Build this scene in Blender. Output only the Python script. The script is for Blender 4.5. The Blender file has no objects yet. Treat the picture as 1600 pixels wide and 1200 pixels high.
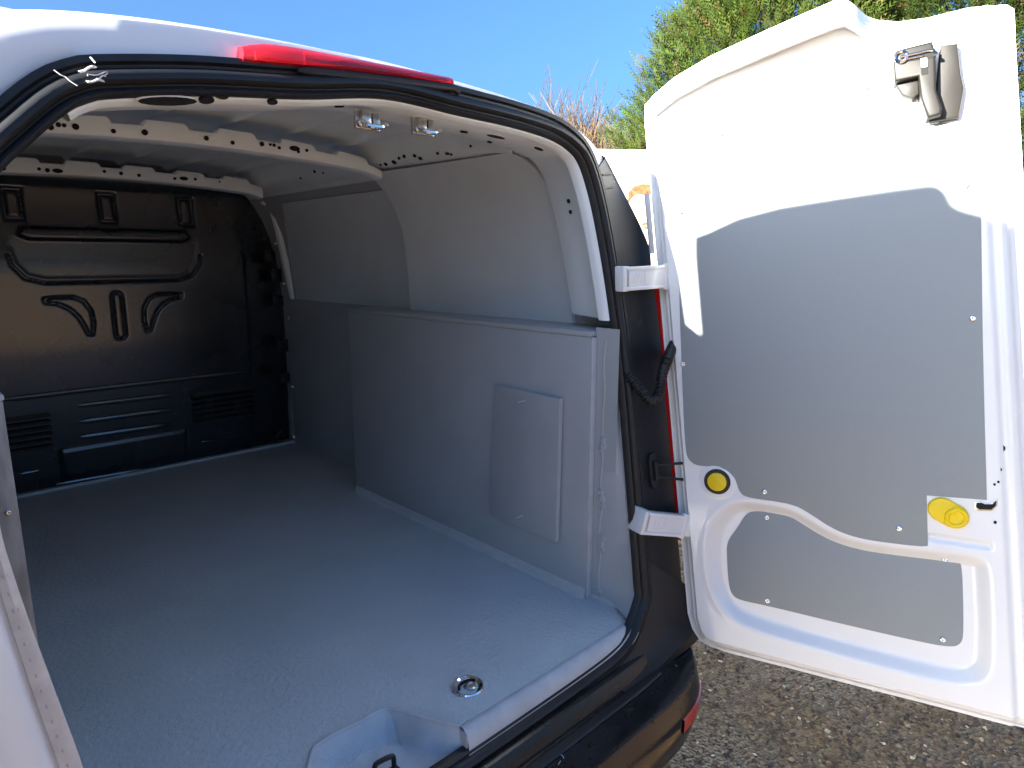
import bpy, bmesh, math, random
import numpy as np
from mathutils import Vector, Matrix

# ------------------------------------------------------------------ camera, light, exposure
random.seed(7); rng = np.random.default_rng(7)
S = bpy.context.scene
COL = S.collection
F, HZ, YAW = 1030.0, 406.0, math.radians(44.2)       # focal length and horizon in photo pixels, yaw right of the van's axis
PITCH = math.atan((600-HZ)/F)
CZ = 1.6                                             # camera height over the ground; z below is relative to the camera
cd = bpy.data.cameras.new('camera'); cam = bpy.data.objects.new('camera', cd); COL.objects.link(cam)
cd.sensor_width = 36; cd.lens = 36*F/1600; cd.clip_start = .02; cd.clip_end = 2000
cam.location = (0, 0, CZ); cam.rotation_euler = (math.pi/2-PITCH, 0, -YAW)
S.camera = cam
SUN = Vector((1, -.102, -.215)).normalized()          # direction the sunlight travels, read from the door shadow
elev = math.asin(-SUN.z)
w = bpy.data.worlds.new('World'); S.world = w; w.use_nodes = True
nt = w.node_tree; bg = nt.nodes['Background']
sky = nt.nodes.new('ShaderNodeTexSky'); sky.sky_type = 'NISHITA'; sky.sun_disc = False
sky.sun_elevation = elev; sky.sun_rotation = math.atan2(-SUN.x, -SUN.y)
sky.air_density = 1.0; sky.dust_density = 5.0; sky.ozone_density = 6.0
nt.links.new(sky.outputs[0], bg.inputs[0]); bg.inputs[1].default_value = .06
sl = bpy.data.lights.new('sun', 'SUN'); so = bpy.data.objects.new('sun', sl); COL.objects.link(so)
sl.energy = 5.0; sl.angle = math.radians(.55); sl.color = (1, .95, .86)
so.rotation_euler = SUN.to_track_quat('-Z', 'Y').to_euler()
S.view_settings.view_transform = 'Standard'; S.view_settings.look = 'None'
S.cycles.diffuse_bounces = 8; S.cycles.max_bounces = 14
S.view_settings.gamma = 1; S.view_settings.use_curve_mapping = False
S.view_settings.exposure = 3.03

# ------------------------------------------------------------------ pixel rays (directions only) and the planes they meet
FW = np.array([math.sin(YAW)*math.cos(PITCH), math.cos(YAW)*math.cos(PITCH), -math.sin(PITCH)])
RT = np.array([math.cos(YAW), -math.sin(YAW), 0.]); UP = np.cross(RT, FW)
def ray(x, y): return FW*F+RT*(x-800)-UP*(y-600)
def onz(x, y, z): d = ray(x, y); return d*(z/d[2])
def onx(x, y, X): d = ray(x, y); return d*(X/d[0])
def ony(x, y, Y): d = ray(x, y); return d*(Y/d[1])
LEAN = .152
def yR(z): return .97+LEAN*(z+1.08)                   # the leaning plane of the rear opening
def onR(x, y, off=0.):
    d = ray(x, y); k = (.97+LEAN*1.08+off)/(d[1]-LEAN*d[2]); return d*k
CX = .79                                              # centre line of the van
# right door: hinge line and opened direction
H = np.array([1.613, .95, -.786]); U = np.array([.319, -.948, 0]); U /= np.linalg.norm(U)
A = np.array([0, LEAN, 1.]); N = np.cross(U, A); N /= np.linalg.norm(N)
if N[0] > 0: N = -N
def od(x, y):
    d = ray(x, y); q = d*((H@N)/(d@N))-H
    s = np.linalg.lstsq(np.stack([U, A], 1), q, rcond=None)[0]; return float(s[0]), float(s[1])
def D(u, t, wv): return H+U*u+A*t+N*wv

# ------------------------------------------------------------------ materials
MATS = {}
def mat(name, col, rough=.5, metal=0., spec=.5, coat=0., bump=None, var=None, trans=0., ior=1.45, rvar=0.):
    m = bpy.data.materials.new(name); m.use_nodes = True; n = m.node_tree.nodes; l = m.node_tree.links
    b = n['Principled BSDF']
    b.inputs['Base Color'].default_value = (*col, 1); b.inputs['Roughness'].default_value = rough
    b.inputs['Metallic'].default_value = metal; b.inputs['Specular IOR Level'].default_value = spec
    b.inputs['Coat Weight'].default_value = coat; b.inputs['Coat Roughness'].default_value = .05
    b.inputs['Transmission Weight'].default_value = trans; b.inputs['IOR'].default_value = ior
    tc = n.new('ShaderNodeTexCoord')
    if var:                                            # (scale, amount[, stretch])
        no = n.new('ShaderNodeTexNoise'); no.inputs['Scale'].default_value = var[0]; no.inputs['Detail'].default_value = 6
        mp = n.new('ShaderNodeMapping'); mp.inputs['Scale'].default_value = var[2] if len(var) > 2 else (1, 1, 1)
        l.new(tc.outputs['Object'], mp.inputs[0]); l.new(mp.outputs[0], no.inputs['Vector'])
        r = n.new('ShaderNodeMapRange'); r.inputs[1].default_value = .3; r.inputs[2].default_value = .7
        r.inputs[3].default_value = 1-var[1]; r.inputs[4].default_value = 1+var[1]
        l.new(no.outputs[0], r.inputs[0])
        mx = n.new('ShaderNodeMix'); mx.data_type = 'RGBA'; mx.blend_type = 'MULTIPLY'; mx.inputs[0].default_value = 1
        mx.inputs[6].default_value = (*col, 1); l.new(r.outputs[0], mx.inputs[7]); l.new(mx.outputs[2], b.inputs['Base Color'])
    if rvar:
        no2 = n.new('ShaderNodeTexNoise'); no2.inputs['Scale'].default_value = 4; no2.inputs['Detail'].default_value = 5
        l.new(tc.outputs['Object'], no2.inputs['Vector'])
        r2 = n.new('ShaderNodeMapRange'); r2.inputs[1].default_value = .3; r2.inputs[2].default_value = .7
        r2.inputs[3].default_value = rough-rvar; r2.inputs[4].default_value = rough+rvar
        l.new(no2.outputs[0], r2.inputs[0]); l.new(r2.outputs[0], b.inputs['Roughness'])
    if bump:                                           # list of (scale, strength, distance)
        prev = None
        for sc, st, ds in bump:
            nb = n.new('ShaderNodeTexNoise'); nb.inputs['Scale'].default_value = sc; nb.inputs['Detail'].default_value = 3
            l.new(tc.outputs['Object'], nb.inputs['Vector'])
            bp = n.new('ShaderNodeBump'); bp.inputs['Strength'].default_value = st; bp.inputs['Distance'].default_value = ds
            l.new(nb.outputs[0], bp.inputs['Height'])
            if prev: l.new(prev.outputs[0], bp.inputs['Normal'])
            prev = bp
        l.new(prev.outputs[0], b.inputs['Normal'])
    MATS[name] = m; return m
def colmat(name, attr, rough, sub=0.):                 # colour from a point colour attribute
    m = mat(name, (.1, .1, .1), rough); n = m.node_tree.nodes; l = m.node_tree.links
    at = n.new('ShaderNodeAttribute'); at.attribute_name = attr
    l.new(at.outputs['Color'], n['Principled BSDF'].inputs['Base Color'])
    return m
WHITE = mat('white_paint', (.80, .81, .82), .28, coat=.6, bump=[(900, .03, .0004)], var=(3, .02))
INWHITE = mat('interior_white_paint', (.80, .86, .89), .42, bump=[(60, .05, .001)], var=(5, .05))
ROOFGREY = mat('roof_skin_paint', (.76, .83, .87), .5, bump=[(12, .1, .003)], var=(5, .06))
LINER = mat('grey_lining_board', (.268, .295, .312), .55, bump=[(1400, .10, .0005)], var=(900, .07))
UPLINER = mat('upper_lining_board', (.64, .69, .72), .5, bump=[(1400, .08, .0005)], var=(6, .04))
SPRAY = mat('grey_spray_liner', (.58, .61, .615), .5, bump=[(75, .7, .008), (260, .6, .004)], var=(3.5, .05), rvar=.08)
BOXGREY = mat('grey_coated_board', (.41, .44, .46), .5, bump=[(260, .12, .001), (8, .05, .004)], var=(4, .06), rvar=.05)
SILL = mat('coated_sill', (.52, .545, .57), .33, bump=[(300, .5, .003)], var=(20, .08))
BLACKSTEEL = mat('black_satin_steel', (.006, .009, .015), .27, spec=.9, ior=1.7, bump=[(5, .03, .003)], rvar=.02)
RIBSTEEL = mat('glossy_black_steel', (.02, .02, .022), .2, spec=1., ior=1.9)  # glossier than the sheet, to strengthen highlights along the ribs
RUBBER = mat('black_rubber', (.014, .015, .017), .48, bump=[(300, .06, .0006)], var=(30, .2), rvar=.08)
PLASTIC = mat('black_plastic', (.016, .016, .018), .42, bump=[(1100, .25, .0006)], rvar=.06)
WETPLASTIC = mat('wet_black_plastic', (.014, .014, .015), .24, bump=[(700, .12, .0006), (14, .08, .002)], var=(9, .3), rvar=.14)
TRIM = mat('satin_black_trim', (.011, .012, .015), .38, rvar=.04)
BROWNPL = mat('charcoal_plastic', (.011, .0095, .0075), .5, bump=[(900, .3, .0008)])
STEEL = mat('bare_steel', (.55, .55, .54), .3, metal=1, var=(40, .15))
CHROME = mat('chrome', (.8, .8, .8), .07, metal=1)
DARK = mat('dark_hole', (.006, .006, .007), .8)
YELLOW = mat('yellow_plastic', (.84, .60, .010), .42, bump=[(500, .05, .0005)])
REDLENS = mat('red_lens', (.95, .030, .05), .06, trans=.7, coat=.5)
REDFLAT = mat('red_reflector', (.50, .012, .012), .18, coat=.5)
LAMPWHITE = mat('lamp_inner', (.7, .55, .5), .3)
PLY = mat('plywood_edge', (.36, .34, .32), .7, var=(60, .3, (1, 14, .2)))
DROP = mat('water_drop', (.9, .9, .9), .02, trans=1., ior=1.33)
PRIMER = mat('pale_sealer', (.62, .60, .57), .5, var=(30, .12))
GLASS = mat('dark_glass', (.01, .012, .014), .05)
TYRE = mat('tyre_rubber', (.015, .015, .015), .8)
BARK = mat('bark', (.09, .06, .04), .9, var=(12, .3))
TWIG = mat('twig_bark', (.105, .070, .040), .85, var=(4, .35))
SKIN = mat('printed_skin', (.80, .62, .50), .4); HAIR = mat('printed_hair', (.18, .09, .04), .4, var=(30, .5))
WELD = mat('weld_stain', (.44, .41, .42), .6)
CHIP = mat('pale_chip', (.7, .7, .7), .5)

# ------------------------------------------------------------------ mesh helpers
def tag(o, label=None, cat=None, group=None, kind=None):
    for k, v in (('label', label), ('category', cat), ('group', group), ('kind', kind)):
        if v: o[k] = v
    return o
def empty(name, loc, label, cat, group=None):
    o = bpy.data.objects.new(name, None); COL.objects.link(o); o.location = loc; o.empty_display_size = .2
    return tag(o, label, cat, group)
def root_loc(p):
    v = Vector((0, 0, 0))
    while p: v += p.location; p = p.parent
    return v
class MB:
    def __init__(s): s.v = []; s.f = []; s.flip = False
    def add(s, vs, fs):
        o = len(s.v); s.v += [tuple(map(float, p)) for p in vs]; s.f += [tuple(i+o for i in f) for f in fs]; return s
    def box(s, x0, x1, y0, y1, z0, z1, bev=0.):
        bm = bmesh.new(); bmesh.ops.create_cube(bm, size=1)
        for v in bm.verts: v.co = Vector(((x0+x1)/2+v.co.x*(x1-x0), (y0+y1)/2+v.co.y*(y1-y0), (z0+z1)/2+v.co.z*(z1-z0)))
        if bev: bmesh.ops.bevel(bm, geom=bm.edges[:], offset=bev, segments=2, profile=.5, affect='EDGES')
        return s.bm(bm)
    def bm(s, bm, M=None):
        bm.verts.index_update()
        vs = [(M @ v.co) if M else v.co for v in bm.verts]
        s.add(vs, [[v.index for v in f.verts] for f in bm.faces]); bm.free(); return s
    def obox(s, c, ax, ay, az, bev=0.):                # box from centre and three half-axis vectors
        bm = bmesh.new(); bmesh.ops.create_cube(bm, size=2)
        ax, ay, az = (np.array(q, float) for q in (ax, ay, az)); L = [np.linalg.norm(q) for q in (ax, ay, az)]
        for v in bm.verts: v.co = Vector((v.co.x*L[0], v.co.y*L[1], v.co.z*L[2]))
        if bev: bmesh.ops.bevel(bm, geom=bm.edges[:], offset=bev, segments=2, profile=.5, affect='EDGES')
        bm.verts.index_update(); e = [q/l for q, l in zip((ax, ay, az), L)]
        s.add([np.array(c)+e[0]*v.co.x+e[1]*v.co.y+e[2]*v.co.z for v in bm.verts], [[v.index for v in f.verts] for f in bm.faces]); bm.free(); return s
    def prism(s, pts, vec, bev=0., segs=2):            # polygon (3D points) pushed along vec, front edge rounded
        pts = [np.array(p, float) for p in pts]; vec = np.array(vec, float)
        bm = bmesh.new(); b = [bm.verts.new(p) for p in pts]; t = [bm.verts.new(p+vec) for p in pts]
        n = len(pts); bm.faces.new(b); ft = bm.faces.new(t[::-1])
        for i in range(n): bm.faces.new((b[i], t[i], t[(i+1) % n], b[(i+1) % n]))
        bmesh.ops.recalc_face_normals(bm, faces=bm.faces)
        if bev: bmesh.ops.bevel(bm, geom=list(ft.edges), offset=bev, segments=segs, profile=.5, affect='EDGES')
        bmesh.ops.triangulate(bm, faces=[f for f in bm.faces if len(f.verts) > 4])
        return s.bm(bm)
    def grid(s, P):                                    # P[i][j] 3D points
        P = np.asarray(P); a, b = P.shape[:2]; o = len(s.v)
        s.v += [tuple(map(float, q)) for q in P.reshape(-1, 3)]
        s.f += [(o+i*b+j, o+i*b+j+1, o+(i+1)*b+j+1, o+(i+1)*b+j) for i in range(a-1) for j in range(b-1)]; return s
    def tube(s, pts, r, seg=8, cap=True, closed=False):
        pts = [np.array(p, float) for p in pts]; n = len(pts); rs = r if hasattr(r, '__len__') else [r]*n
        o = len(s.v); nrm = None
        for i, p in enumerate(pts):
            d = pts[min(i+1, n-1)]-pts[max(i-1, 0)]; d = d/(np.linalg.norm(d)+1e-9)
            if nrm is None: nrm = np.cross(d, (0, 0, 1)) if abs(d[2]) < .9 else np.cross(d, (1, 0, 0))
            nrm = nrm-d*(nrm@d); nrm = nrm/(np.linalg.norm(nrm)+1e-9); bn = np.cross(d, nrm)
            for k in range(seg):
                a = 2*math.pi*k/seg; s.v.append(tuple(p+(nrm*math.cos(a)+bn*math.sin(a))*rs[i]))
        for i in range(n-1):
            for k in range(seg): s.f.append((o+i*seg+k, o+i*seg+(k+1) % seg, o+(i+1)*seg+(k+1) % seg, o+(i+1)*seg+k))
        if cap: s.f.append(tuple(o+k for k in range(seg))[::-1]); s.f.append(tuple(o+(n-1)*seg+k for k in range(seg)))
        return s
    def disc(s, c, n, prof, seg=20, sx=1., e1=None):   # lathe of (radius, height) about axis n
        n = np.array(n, float); n /= np.linalg.norm(n)
        if e1 is None: e1 = np.cross(n, (0, 0, 1)) if abs(n[2]) < .9 else np.cross(n, (1, 0, 0))
        e1 = np.array(e1, float); e1 /= np.linalg.norm(e1); e2 = np.cross(n, e1); o = len(s.v); c = np.array(c, float)
        for r, h in prof:
            for k in range(seg):
                a = 2*math.pi*k/seg; s.v.append(tuple(c+n*h+e1*r*sx*math.cos(a)+e2*r*math.sin(a)))
        for i in range(len(prof)-1):
            for k in range(seg): s.f.append((o+i*seg+k, o+i*seg+(k+1) % seg, o+(i+1)*seg+(k+1) % seg, o+(i+1)*seg+k))
        s.f.append(tuple(o+(len(prof)-1)*seg+k for k in range(seg))); return s
    def build(s, name, m, parent=None, smooth=True, ang=35, mirror=False, rel=True, fix=True):
        v = np.array(s.v, float).reshape(-1, 3)
        if rel: v = v+np.array([0, 0, CZ])
        if mirror: v[:, 0] = 2*CX-v[:, 0]
        if parent is not None: v = v-np.array(root_loc(parent))
        me = bpy.data.meshes.new(name); me.from_pydata(v.tolist(), [], s.f)
        if fix:
            bm = bmesh.new(); bm.from_mesh(me); bmesh.ops.recalc_face_normals(bm, faces=bm.faces); bm.to_mesh(me); bm.free()
        if m: me.materials.append(m)
        if smooth:
            me.polygons.foreach_set('use_smooth', [True]*len(me.polygons)); me.set_sharp_from_angle(angle=math.radians(ang))
        o = bpy.data.objects.new(name, me); COL.objects.link(o); o.parent = parent
        return o
def place(name, mesh_o, pos, parent, rot=None):        # a copy that shares mesh data
    o = bpy.data.objects.new(name, mesh_o); COL.objects.link(o); o.parent = parent
    o.location = Vector(pos)+Vector((0, 0, CZ))-root_loc(parent)
    if rot is not None: o.rotation_euler = rot
    return o
def face_rot(n): return Vector(n).to_track_quat('Z', 'Y').to_euler()
def spline(pts, n, closed=False):                      # Catmull-Rom through points, resampled evenly
    P = [np.array(p, float) for p in pts]; out = []
    m = len(P)
    for i in range(m if closed else m-1):
        p0, p1, p2, p3 = (P[(i-1) % m], P[i], P[(i+1) % m], P[(i+2) % m]) if closed else (P[max(i-1, 0)], P[i], P[i+1], P[min(i+2, m-1)])
        for k in range(12):
            t = k/12; out.append(.5*((2*p1)+(-p0+p2)*t+(2*p0-5*p1+4*p2-p3)*t*t+(-p0+3*p1-3*p2+p3)*t**3))
    out.append(P[0] if closed else P[-1]); out = np.array(out)
    L = np.concatenate([[0], np.cumsum(np.linalg.norm(np.diff(out, axis=0), axis=1))])
    q = np.linspace(0, L[-1], n+1 if closed else n)
    r = np.stack([np.interp(q, L, out[:, k]) for k in range(out.shape[1])], 1)
    return r[:-1] if closed else r
def sdf_poly(x, y, poly):                              # signed distance, negative inside
    P = np.array(poly, float); d = np.full(x.shape, 1e9); ins = np.zeros(x.shape, bool)
    for i in range(len(P)):
        a, b = P[i], P[(i+1) % len(P)]; e = b-a
        h = np.clip(((x-a[0])*e[0]+(y-a[1])*e[1])/(e@e+1e-12), 0, 1)
        d = np.minimum(d, np.hypot(x-a[0]-h*e[0], y-a[1]-h*e[1]))
        c = ((a[1] > y) != (b[1] > y)) & (x < (b[0]-a[0])*(y-a[1])/(b[1]-a[1]+1e-12)+a[0]); ins ^= c
    return np.where(ins, -d, d)
def sst(a, b, x): t = np.clip((x-a)/(b-a), 0, 1); return t*t*(3-2*t)
def seg_d(x, y, a, b):
    e = np.array(b)-np.array(a); h = np.clip(((x-a[0])*e[0]+(y-a[1])*e[1])/(e@e+1e-12), 0, 1)
    return np.hypot(x-a[0]-h*e[0], y-a[1]-h*e[1])

# ================================================================== SETTING: ground
def make_ground():
    n = 60; xs = np.concatenate([np.linspace(-400, -8, 20), np.linspace(-7, 9, 70), np.linspace(10, 400, 20)])
    ys = np.concatenate([np.linspace(-400, -8, 20), np.linspace(-7, 9, 70), np.linspace(10, 400, 20)])
    X, Y = np.meshgrid(xs, ys)
    Z = (.012*np.sin(X*1.7+.4*Y)*np.cos(Y*1.3)+.006*np.sin(3.1*X-2.3*Y))*np.exp(-((X/30)**2+(Y/30)**2))-.012
    mb = MB().grid(np.stack([X, Y, Z], 2))
    m = mat('wet_gravel_tarmac', (.1, .08, .06), .6); n = m.node_tree.nodes; l = m.node_tree.links; b = n['Principled BSDF']
    tc = n.new('ShaderNodeTexCoord')
    vo = n.new('ShaderNodeTexVoronoi'); vo.inputs['Scale'].default_value = 75; vo.inputs['Randomness'].default_value = 1
    no = n.new('ShaderNodeTexNoise'); no.inputs['Scale'].default_value = 1.6; no.inputs['Detail'].default_value = 8
    fi = n.new('ShaderNodeTexNoise'); fi.inputs['Scale'].default_value = 260; fi.inputs['Detail'].default_value = 3
    for q in (vo, no, fi): l.new(tc.outputs['Object'], q.inputs['Vector'])
    rp = n.new('ShaderNodeValToRGB'); e = rp.color_ramp.elements
    e[0].position = 0; e[0].color = (.11, .062, .025, 1); e[1].position = 1; e[1].color = (.43, .275, .12, 1)
    k = rp.color_ramp.elements.new(.5); k.color = (.25, .142, .056, 1)
    sp = n.new('ShaderNodeSeparateColor'); l.new(vo.outputs['Color'], sp.inputs[0]); l.new(sp.outputs[0], rp.inputs[0])
    r2 = n.new('ShaderNodeValToRGB'); r2.color_ramp.elements[0].position = .35; r2.color_ramp.elements[0].color = (.55, .55, .56, 1)
    r2.color_ramp.elements[1].position = .7; r2.color_ramp.elements[1].color = (1.25, 1.2, 1.1, 1); l.new(no.outputs[0], r2.inputs[0])
    mx = n.new('ShaderNodeMix'); mx.data_type = 'RGBA'; mx.blend_type = 'MULTIPLY'; mx.inputs[0].default_value = 1
    l.new(rp.outputs[0], mx.inputs[6]); l.new(r2.outputs[0], mx.inputs[7]); l.new(mx.outputs[2], b.inputs['Base Color'])
    mr = n.new('ShaderNodeMapRange'); mr.inputs[1].default_value = .35; mr.inputs[2].default_value = .65; mr.inputs[3].default_value = .35; mr.inputs[4].default_value = .8
    l.new(no.outputs[0], mr.inputs[0]); l.new(mr.outputs[0], b.inputs['Roughness'])
    b1 = n.new('ShaderNodeBump'); b1.inputs['Strength'].default_value = .7; b1.inputs['Distance'].default_value = .006
    b1.invert = True; l.new(vo.outputs['Distance'], b1.inputs['Height'])
    b2 = n.new('ShaderNodeBump'); b2.inputs['Strength'].default_value = .4; b2.inputs['Distance'].default_value = .002
    l.new(fi.outputs[0], b2.inputs['Height']); l.new(b1.outputs[0], b2.inputs['Normal']); l.new(b2.outputs[0], b.inputs['Normal'])
    tag(mb.build('ground', m, rel=False), kind='structure')
    # loose stones pressed into the surface
    base = np.array([(1, 0, 0), (-1, 0, 0), (0, 1, 0), (0, -1, 0), (0, 0, 1), (0, 0, -1)], float)
    tri = [(0, 2, 4), (2, 1, 4), (1, 3, 4), (3, 0, 4), (2, 0, 5), (1, 2, 5), (3, 1, 5), (0, 3, 5)]
    pal = np.array([(.11, .075, .05), (.17, .13, .09), (.06, .05, .045), (.30, .25, .19), (.5, .46, .40), (.14, .085, .045), (.09, .085, .08)])
    pr = [.26, .22, .2, .10, .05, .12, .05]
    V = []; Fc = []; Cc = []
    for i in range(15000):
        x, y = 1.45+2.3*rng.random(), -1.0+2.9*rng.random()
        s = .0035+.0085*rng.random()**3.0; q = base*(s*(.7+.6*rng.random(3)))*np.array([1, 1, .6])
        q = q+rng.normal(0, s*.16, (6, 3)); a = rng.random()*6.28; ca, sa = math.cos(a), math.sin(a)
        q = np.stack([q[:, 0]*ca-q[:, 1]*sa, q[:, 0]*sa+q[:, 1]*ca, q[:, 2]], 1)
        z = (.012*math.sin(x*1.7+.4*y)*math.cos(y*1.3)+.006*math.sin(3.1*x-2.3*y))-.012
        o = len(V); V += (q+np.array([x, y, z+s*.12])).tolist(); Fc += [tuple(k+o for k in t) for t in tri]
        c = pal[rng.choice(7, p=pr)]*(.75+.5*rng.random())*np.array((2.1, 1.7, 1.2)); Cc += [(*c, 1)]*6
    g = MB(); g.v = V; g.f = Fc
    st = g.build('gravel', colmat('stone', 'col', .55), smooth=False, rel=False, fix=False)
    ca = st.data.color_attributes.new('col', 'FLOAT_COLOR', 'POINT'); ca.data.foreach_set('color', np.array(Cc, np.float32).ravel())
    tag(st, 'loose brown and pale stones on the wet ground under the door', 'gravel', kind='stuff')
make_ground()

# ================================================================== THE VAN
van = empty('cargo_van', (CX, 2.4, 0), 'white cargo van seen into its open grey lined load space', 'van')
# ---- rear opening path, right half traced, mirrored about the centre line
RO = [onR(*p) for p in [(715, 140), (800, 162), (862, 184), (897, 208), (918, 236), (934, 280), (950, 350), (968, 460), (985, 600), (996, 730), (1004, 830), (1009, 900)]]
RO = [(p[0], p[2]) for p in RO]
RO += [(RO[-1][0]-.004, -.955), (1.455, -1.02), (1.40, -1.06), (1.32, -1.083), (1.15, -1.092)]
def halfpath():
    top = [(CX, RO[0][1]+.004)]+RO[0:]
    if top[1][0] < CX+.05: top.pop(1)
    return top+[(CX, -1.095)]
hp = halfpath()
LH = [(p[0], p[2]) for p in (onR(*q) for q in [(460, 104), (300, 93), (150, 92), (100, 99), (55, 117), (0, 158)])]+[(.092, .13), (.050, .03), (.036, -.1), (.022, -.3), (.020, -.7), (.025, -.9), (.04, -.96), (.09, -1.03), (.16, -1.065), (.26, -1.083), (.43, -1.092)]
full = hp+LH[::-1]
OP = spline(full, 240, closed=True)                    # (x,z) loop: top centre -> right -> bottom -> left
tan = np.roll(OP, -1, 0)-np.roll(OP, 1, 0); tan /= np.linalg.norm(tan, axis=1)[:, None]
ONR = np.stack([-tan[:, 1], tan[:, 0]], 1)             # outward normal candidates in (x,z)
if (ONR[60]@(OP[60]-np.array([CX, -.3]))) < 0: ONR = -ONR
def loop3(off_out, back):                              # loop offset outward in the plane and rearward
    q = OP+ONR*np.reshape(off_out, (-1, 1)) if np.ndim(off_out) else OP+ONR*off_out
    return np.stack([q[:, 0], yR(q[:, 1])-back, q[:, 1]], 1)
def loft(loops, closed=True):
    P = np.stack(loops, 0)
    if closed: P = np.concatenate([P, P[:, :1]], 1)
    return P
# rubber seal
prof = [(.013, -.012), (.013, .006), (.005, .014), (-.006, .014), (-.010, .006), (-.014, .005), (-.017, .012), (-.020, .020), (-.026, .025), (-.033, .024), (-.038, .017), (-.040, .009), (-.0425, .008), (-.045, .014), (-.050, .016), (-.055, .010), (-.057, -.004)]
i_ = np.arange(240); lowf = 1.0
MB().grid(loft([loop3(np.where(OP[:, 1] < -.8, a, min(a, .004)), b) for a, b in prof])).build('door_seal', RUBBER, van, ang=50)
# ---- jamb and header behind the seal (white painted metal), upper part only
side = np.abs(ONR[:, 0]); topness = np.clip(ONR[:, 1], 0, 1)
keep = [i for i in range(240) if OP[i, 1] > -.17 and OP[i, 0] > .20]
keep = sorted(keep, key=lambda i: (i-120) % 240)       # from left bottom over the top to the right bottom
def jl(off, fwd, topoff=None):
    k = topness[:, None]**2; o_ = off if topoff is None else off*(1-k)+topoff*k
    q = OP+ONR*o_; up = 0.; return np.stack([q[:, 0], yR(q[:, 1])+fwd, q[:, 1]+up*topness], 1)[keep]
jamb = MB().grid(np.stack([jl(-.052, .0), jl(-.060, .004), jl(-.066, .016), jl(-.064, .035), jl(-.052, .042), jl(-.030, .06, -.058), jl(-.008, .13, -.054), jl(.012, .19, -.050), jl(.016, .20, -.046), jl(.05, .205, .0), jl(.1, .207, .05)], 0)).build('door_jamb', INWHITE, van, ang=40)
def hole(px, plane_y=None, r=.008, sx=1., parent=jamb, n=(0, -1, 0), pos=None, e1=None, name='hole'):
    p = pos if pos is not None else ony(*px, plane_y)
    return MB().disc(p, n, [(r, -.001), (r, .0022), (r*.7, .0012)], 14, sx, e1).build(name, DARK, parent)
# ---- holes and slots in the header underside (found on the built jamb surface)
bpy.context.view_layer.update()
from mathutils.bvhtree import BVHTree
def bvh_of(o): return BVHTree.FromPolygons([o.matrix_world @ v.co for v in o.data.vertices], [p.vertices for p in o.data.polygons])
BJ = bvh_of(jamb)
def hit(b, px, py):
    d = Vector(ray(px, py)).normalized(); loc, nr, _, _ = b.ray_cast(Vector((0, 0, CZ)), d)
    if loc is None: return None, None
    if nr.dot(d) > 0: nr = -nr
    return np.array(loc)-np.array([0, 0, CZ]), np.array(nr)
def hole_on(b, px, py, r, sx, parent, e1=(1, 0, 0), rim=False):
    p, n = hit(b, px, py)
    if p is None: return
    e = np.array(e1, float); e = e-n*(e@n); e /= np.linalg.norm(e)
    if rim: MB().disc(p, n, [(r*1.12, 0), (r*1.08, .0015), (r*1.0, .002)], 16, sx, e).build('hole_rim', INWHITE, parent)
    MB().disc(p, n, [(r, -.001), (r, .0035), (r*.7, .003)], 14, sx, e).build('hole', DARK, parent)
for px, py, r, sx in [(262, 156, .010, 4.6), (110, 145, .008, 2.), (345, 149, .006, 2.), (322, 155, .008, 1.6), (425, 158, .006, 1.6), (775, 212, .013, 2.2), (842, 231, .010, 1.5), (725, 205, .007, 1.6), (765, 221, .005, 1.5), (530, 165, .007, 1.5)]:
    hole_on(BJ, px, py, r, sx, jamb, rim=r > .009)
for px, py, r, sx in [(889, 314, .006, 1.), (892, 331, .0055, 1.0), (916, 505, .0055, 1.), (926, 505, .0055, 1.)]:
    hole_on(BJ, px, py, r, sx, jamb, rim=py > 400)
# ---- side walls, mirrored pairs
WZ = [(-1.02, 1.62), (-.6, 1.615), (-.2, 1.60), (0, 1.58), (.12, 1.555), (.2, 1.525), (.27, 1.485), (.33, 1.43), (.37, 1.37)]
def wx(z): return float(np.interp(z, [a for a, b in WZ], [b for a, b in WZ]))
def onwall(px, py, off=0.):
    d = ray(px, py); X = 1.55
    for _ in range(30): p = d*(X/d[0]); X = .5*X+.5*(wx(p[2])-off)
    return p
zz = np.linspace(-1.02, .30, 40)
for mir in (False, True):
    g = MB().grid([[(wx(z)+.004, y, z) for y in np.linspace(1.36 if z > .02 else 1.17, 3.45, 6)] for z in zz])
    g.build('inner_wall', INWHITE if False else BOXGREY, van, mirror=mir)
def wall_panel(front, rear, name, thick, m=UPLINER, mir=False, tilt=0.):
    fz = sorted([(p[2], p[1]) for p in front]); rz = sorted([(p[2], p[1]) for p in rear])
    z0 = max(fz[0][0], rz[0][0]); z1 = min(fz[-1][0], rz[-1][0])
    rows = []
    for z in np.linspace(z0, z1, 34):
        a = np.interp(z, [q[0] for q in fz], [q[1] for q in fz]); b = np.interp(z, [q[0] for q in rz], [q[1] for q in rz])
        rows.append([(wx(z), a, z)]+[(wx(z)-thick-tilt*(1-k)**1.5, a+(b-a)*k, z) for k in (0.004, .1, .3, .5, .7, .9, .996)]+[(wx(z), b, z)])
    rows = [[(r[0]+thick, r[1], r[2]) for r in rows[0]]]+rows+[[(r[0]+thick, r[1], r[2]) for r in rows[-1]]]
    return MB().grid(rows).build(name, m, van, mirror=mir, ang=30)
seam = [onwall(*p) for p in [(655, 488), (653, 440), (649, 400), (642, 355), (630, 325), (615, 300), (601, 284), (597, 272)]]
rear = [onwall(*p) for p in [(900, 514), (894, 440), (886, 385), (873, 325), (857, 285), (836, 258), (815, 243), (800, 239)]]
rear = rear+[np.array([0, 1.62, .36])]
fr2 = [onwall(*p) for p in [(461, 466), (452, 400), (445, 350), (441, 318)]]
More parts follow.
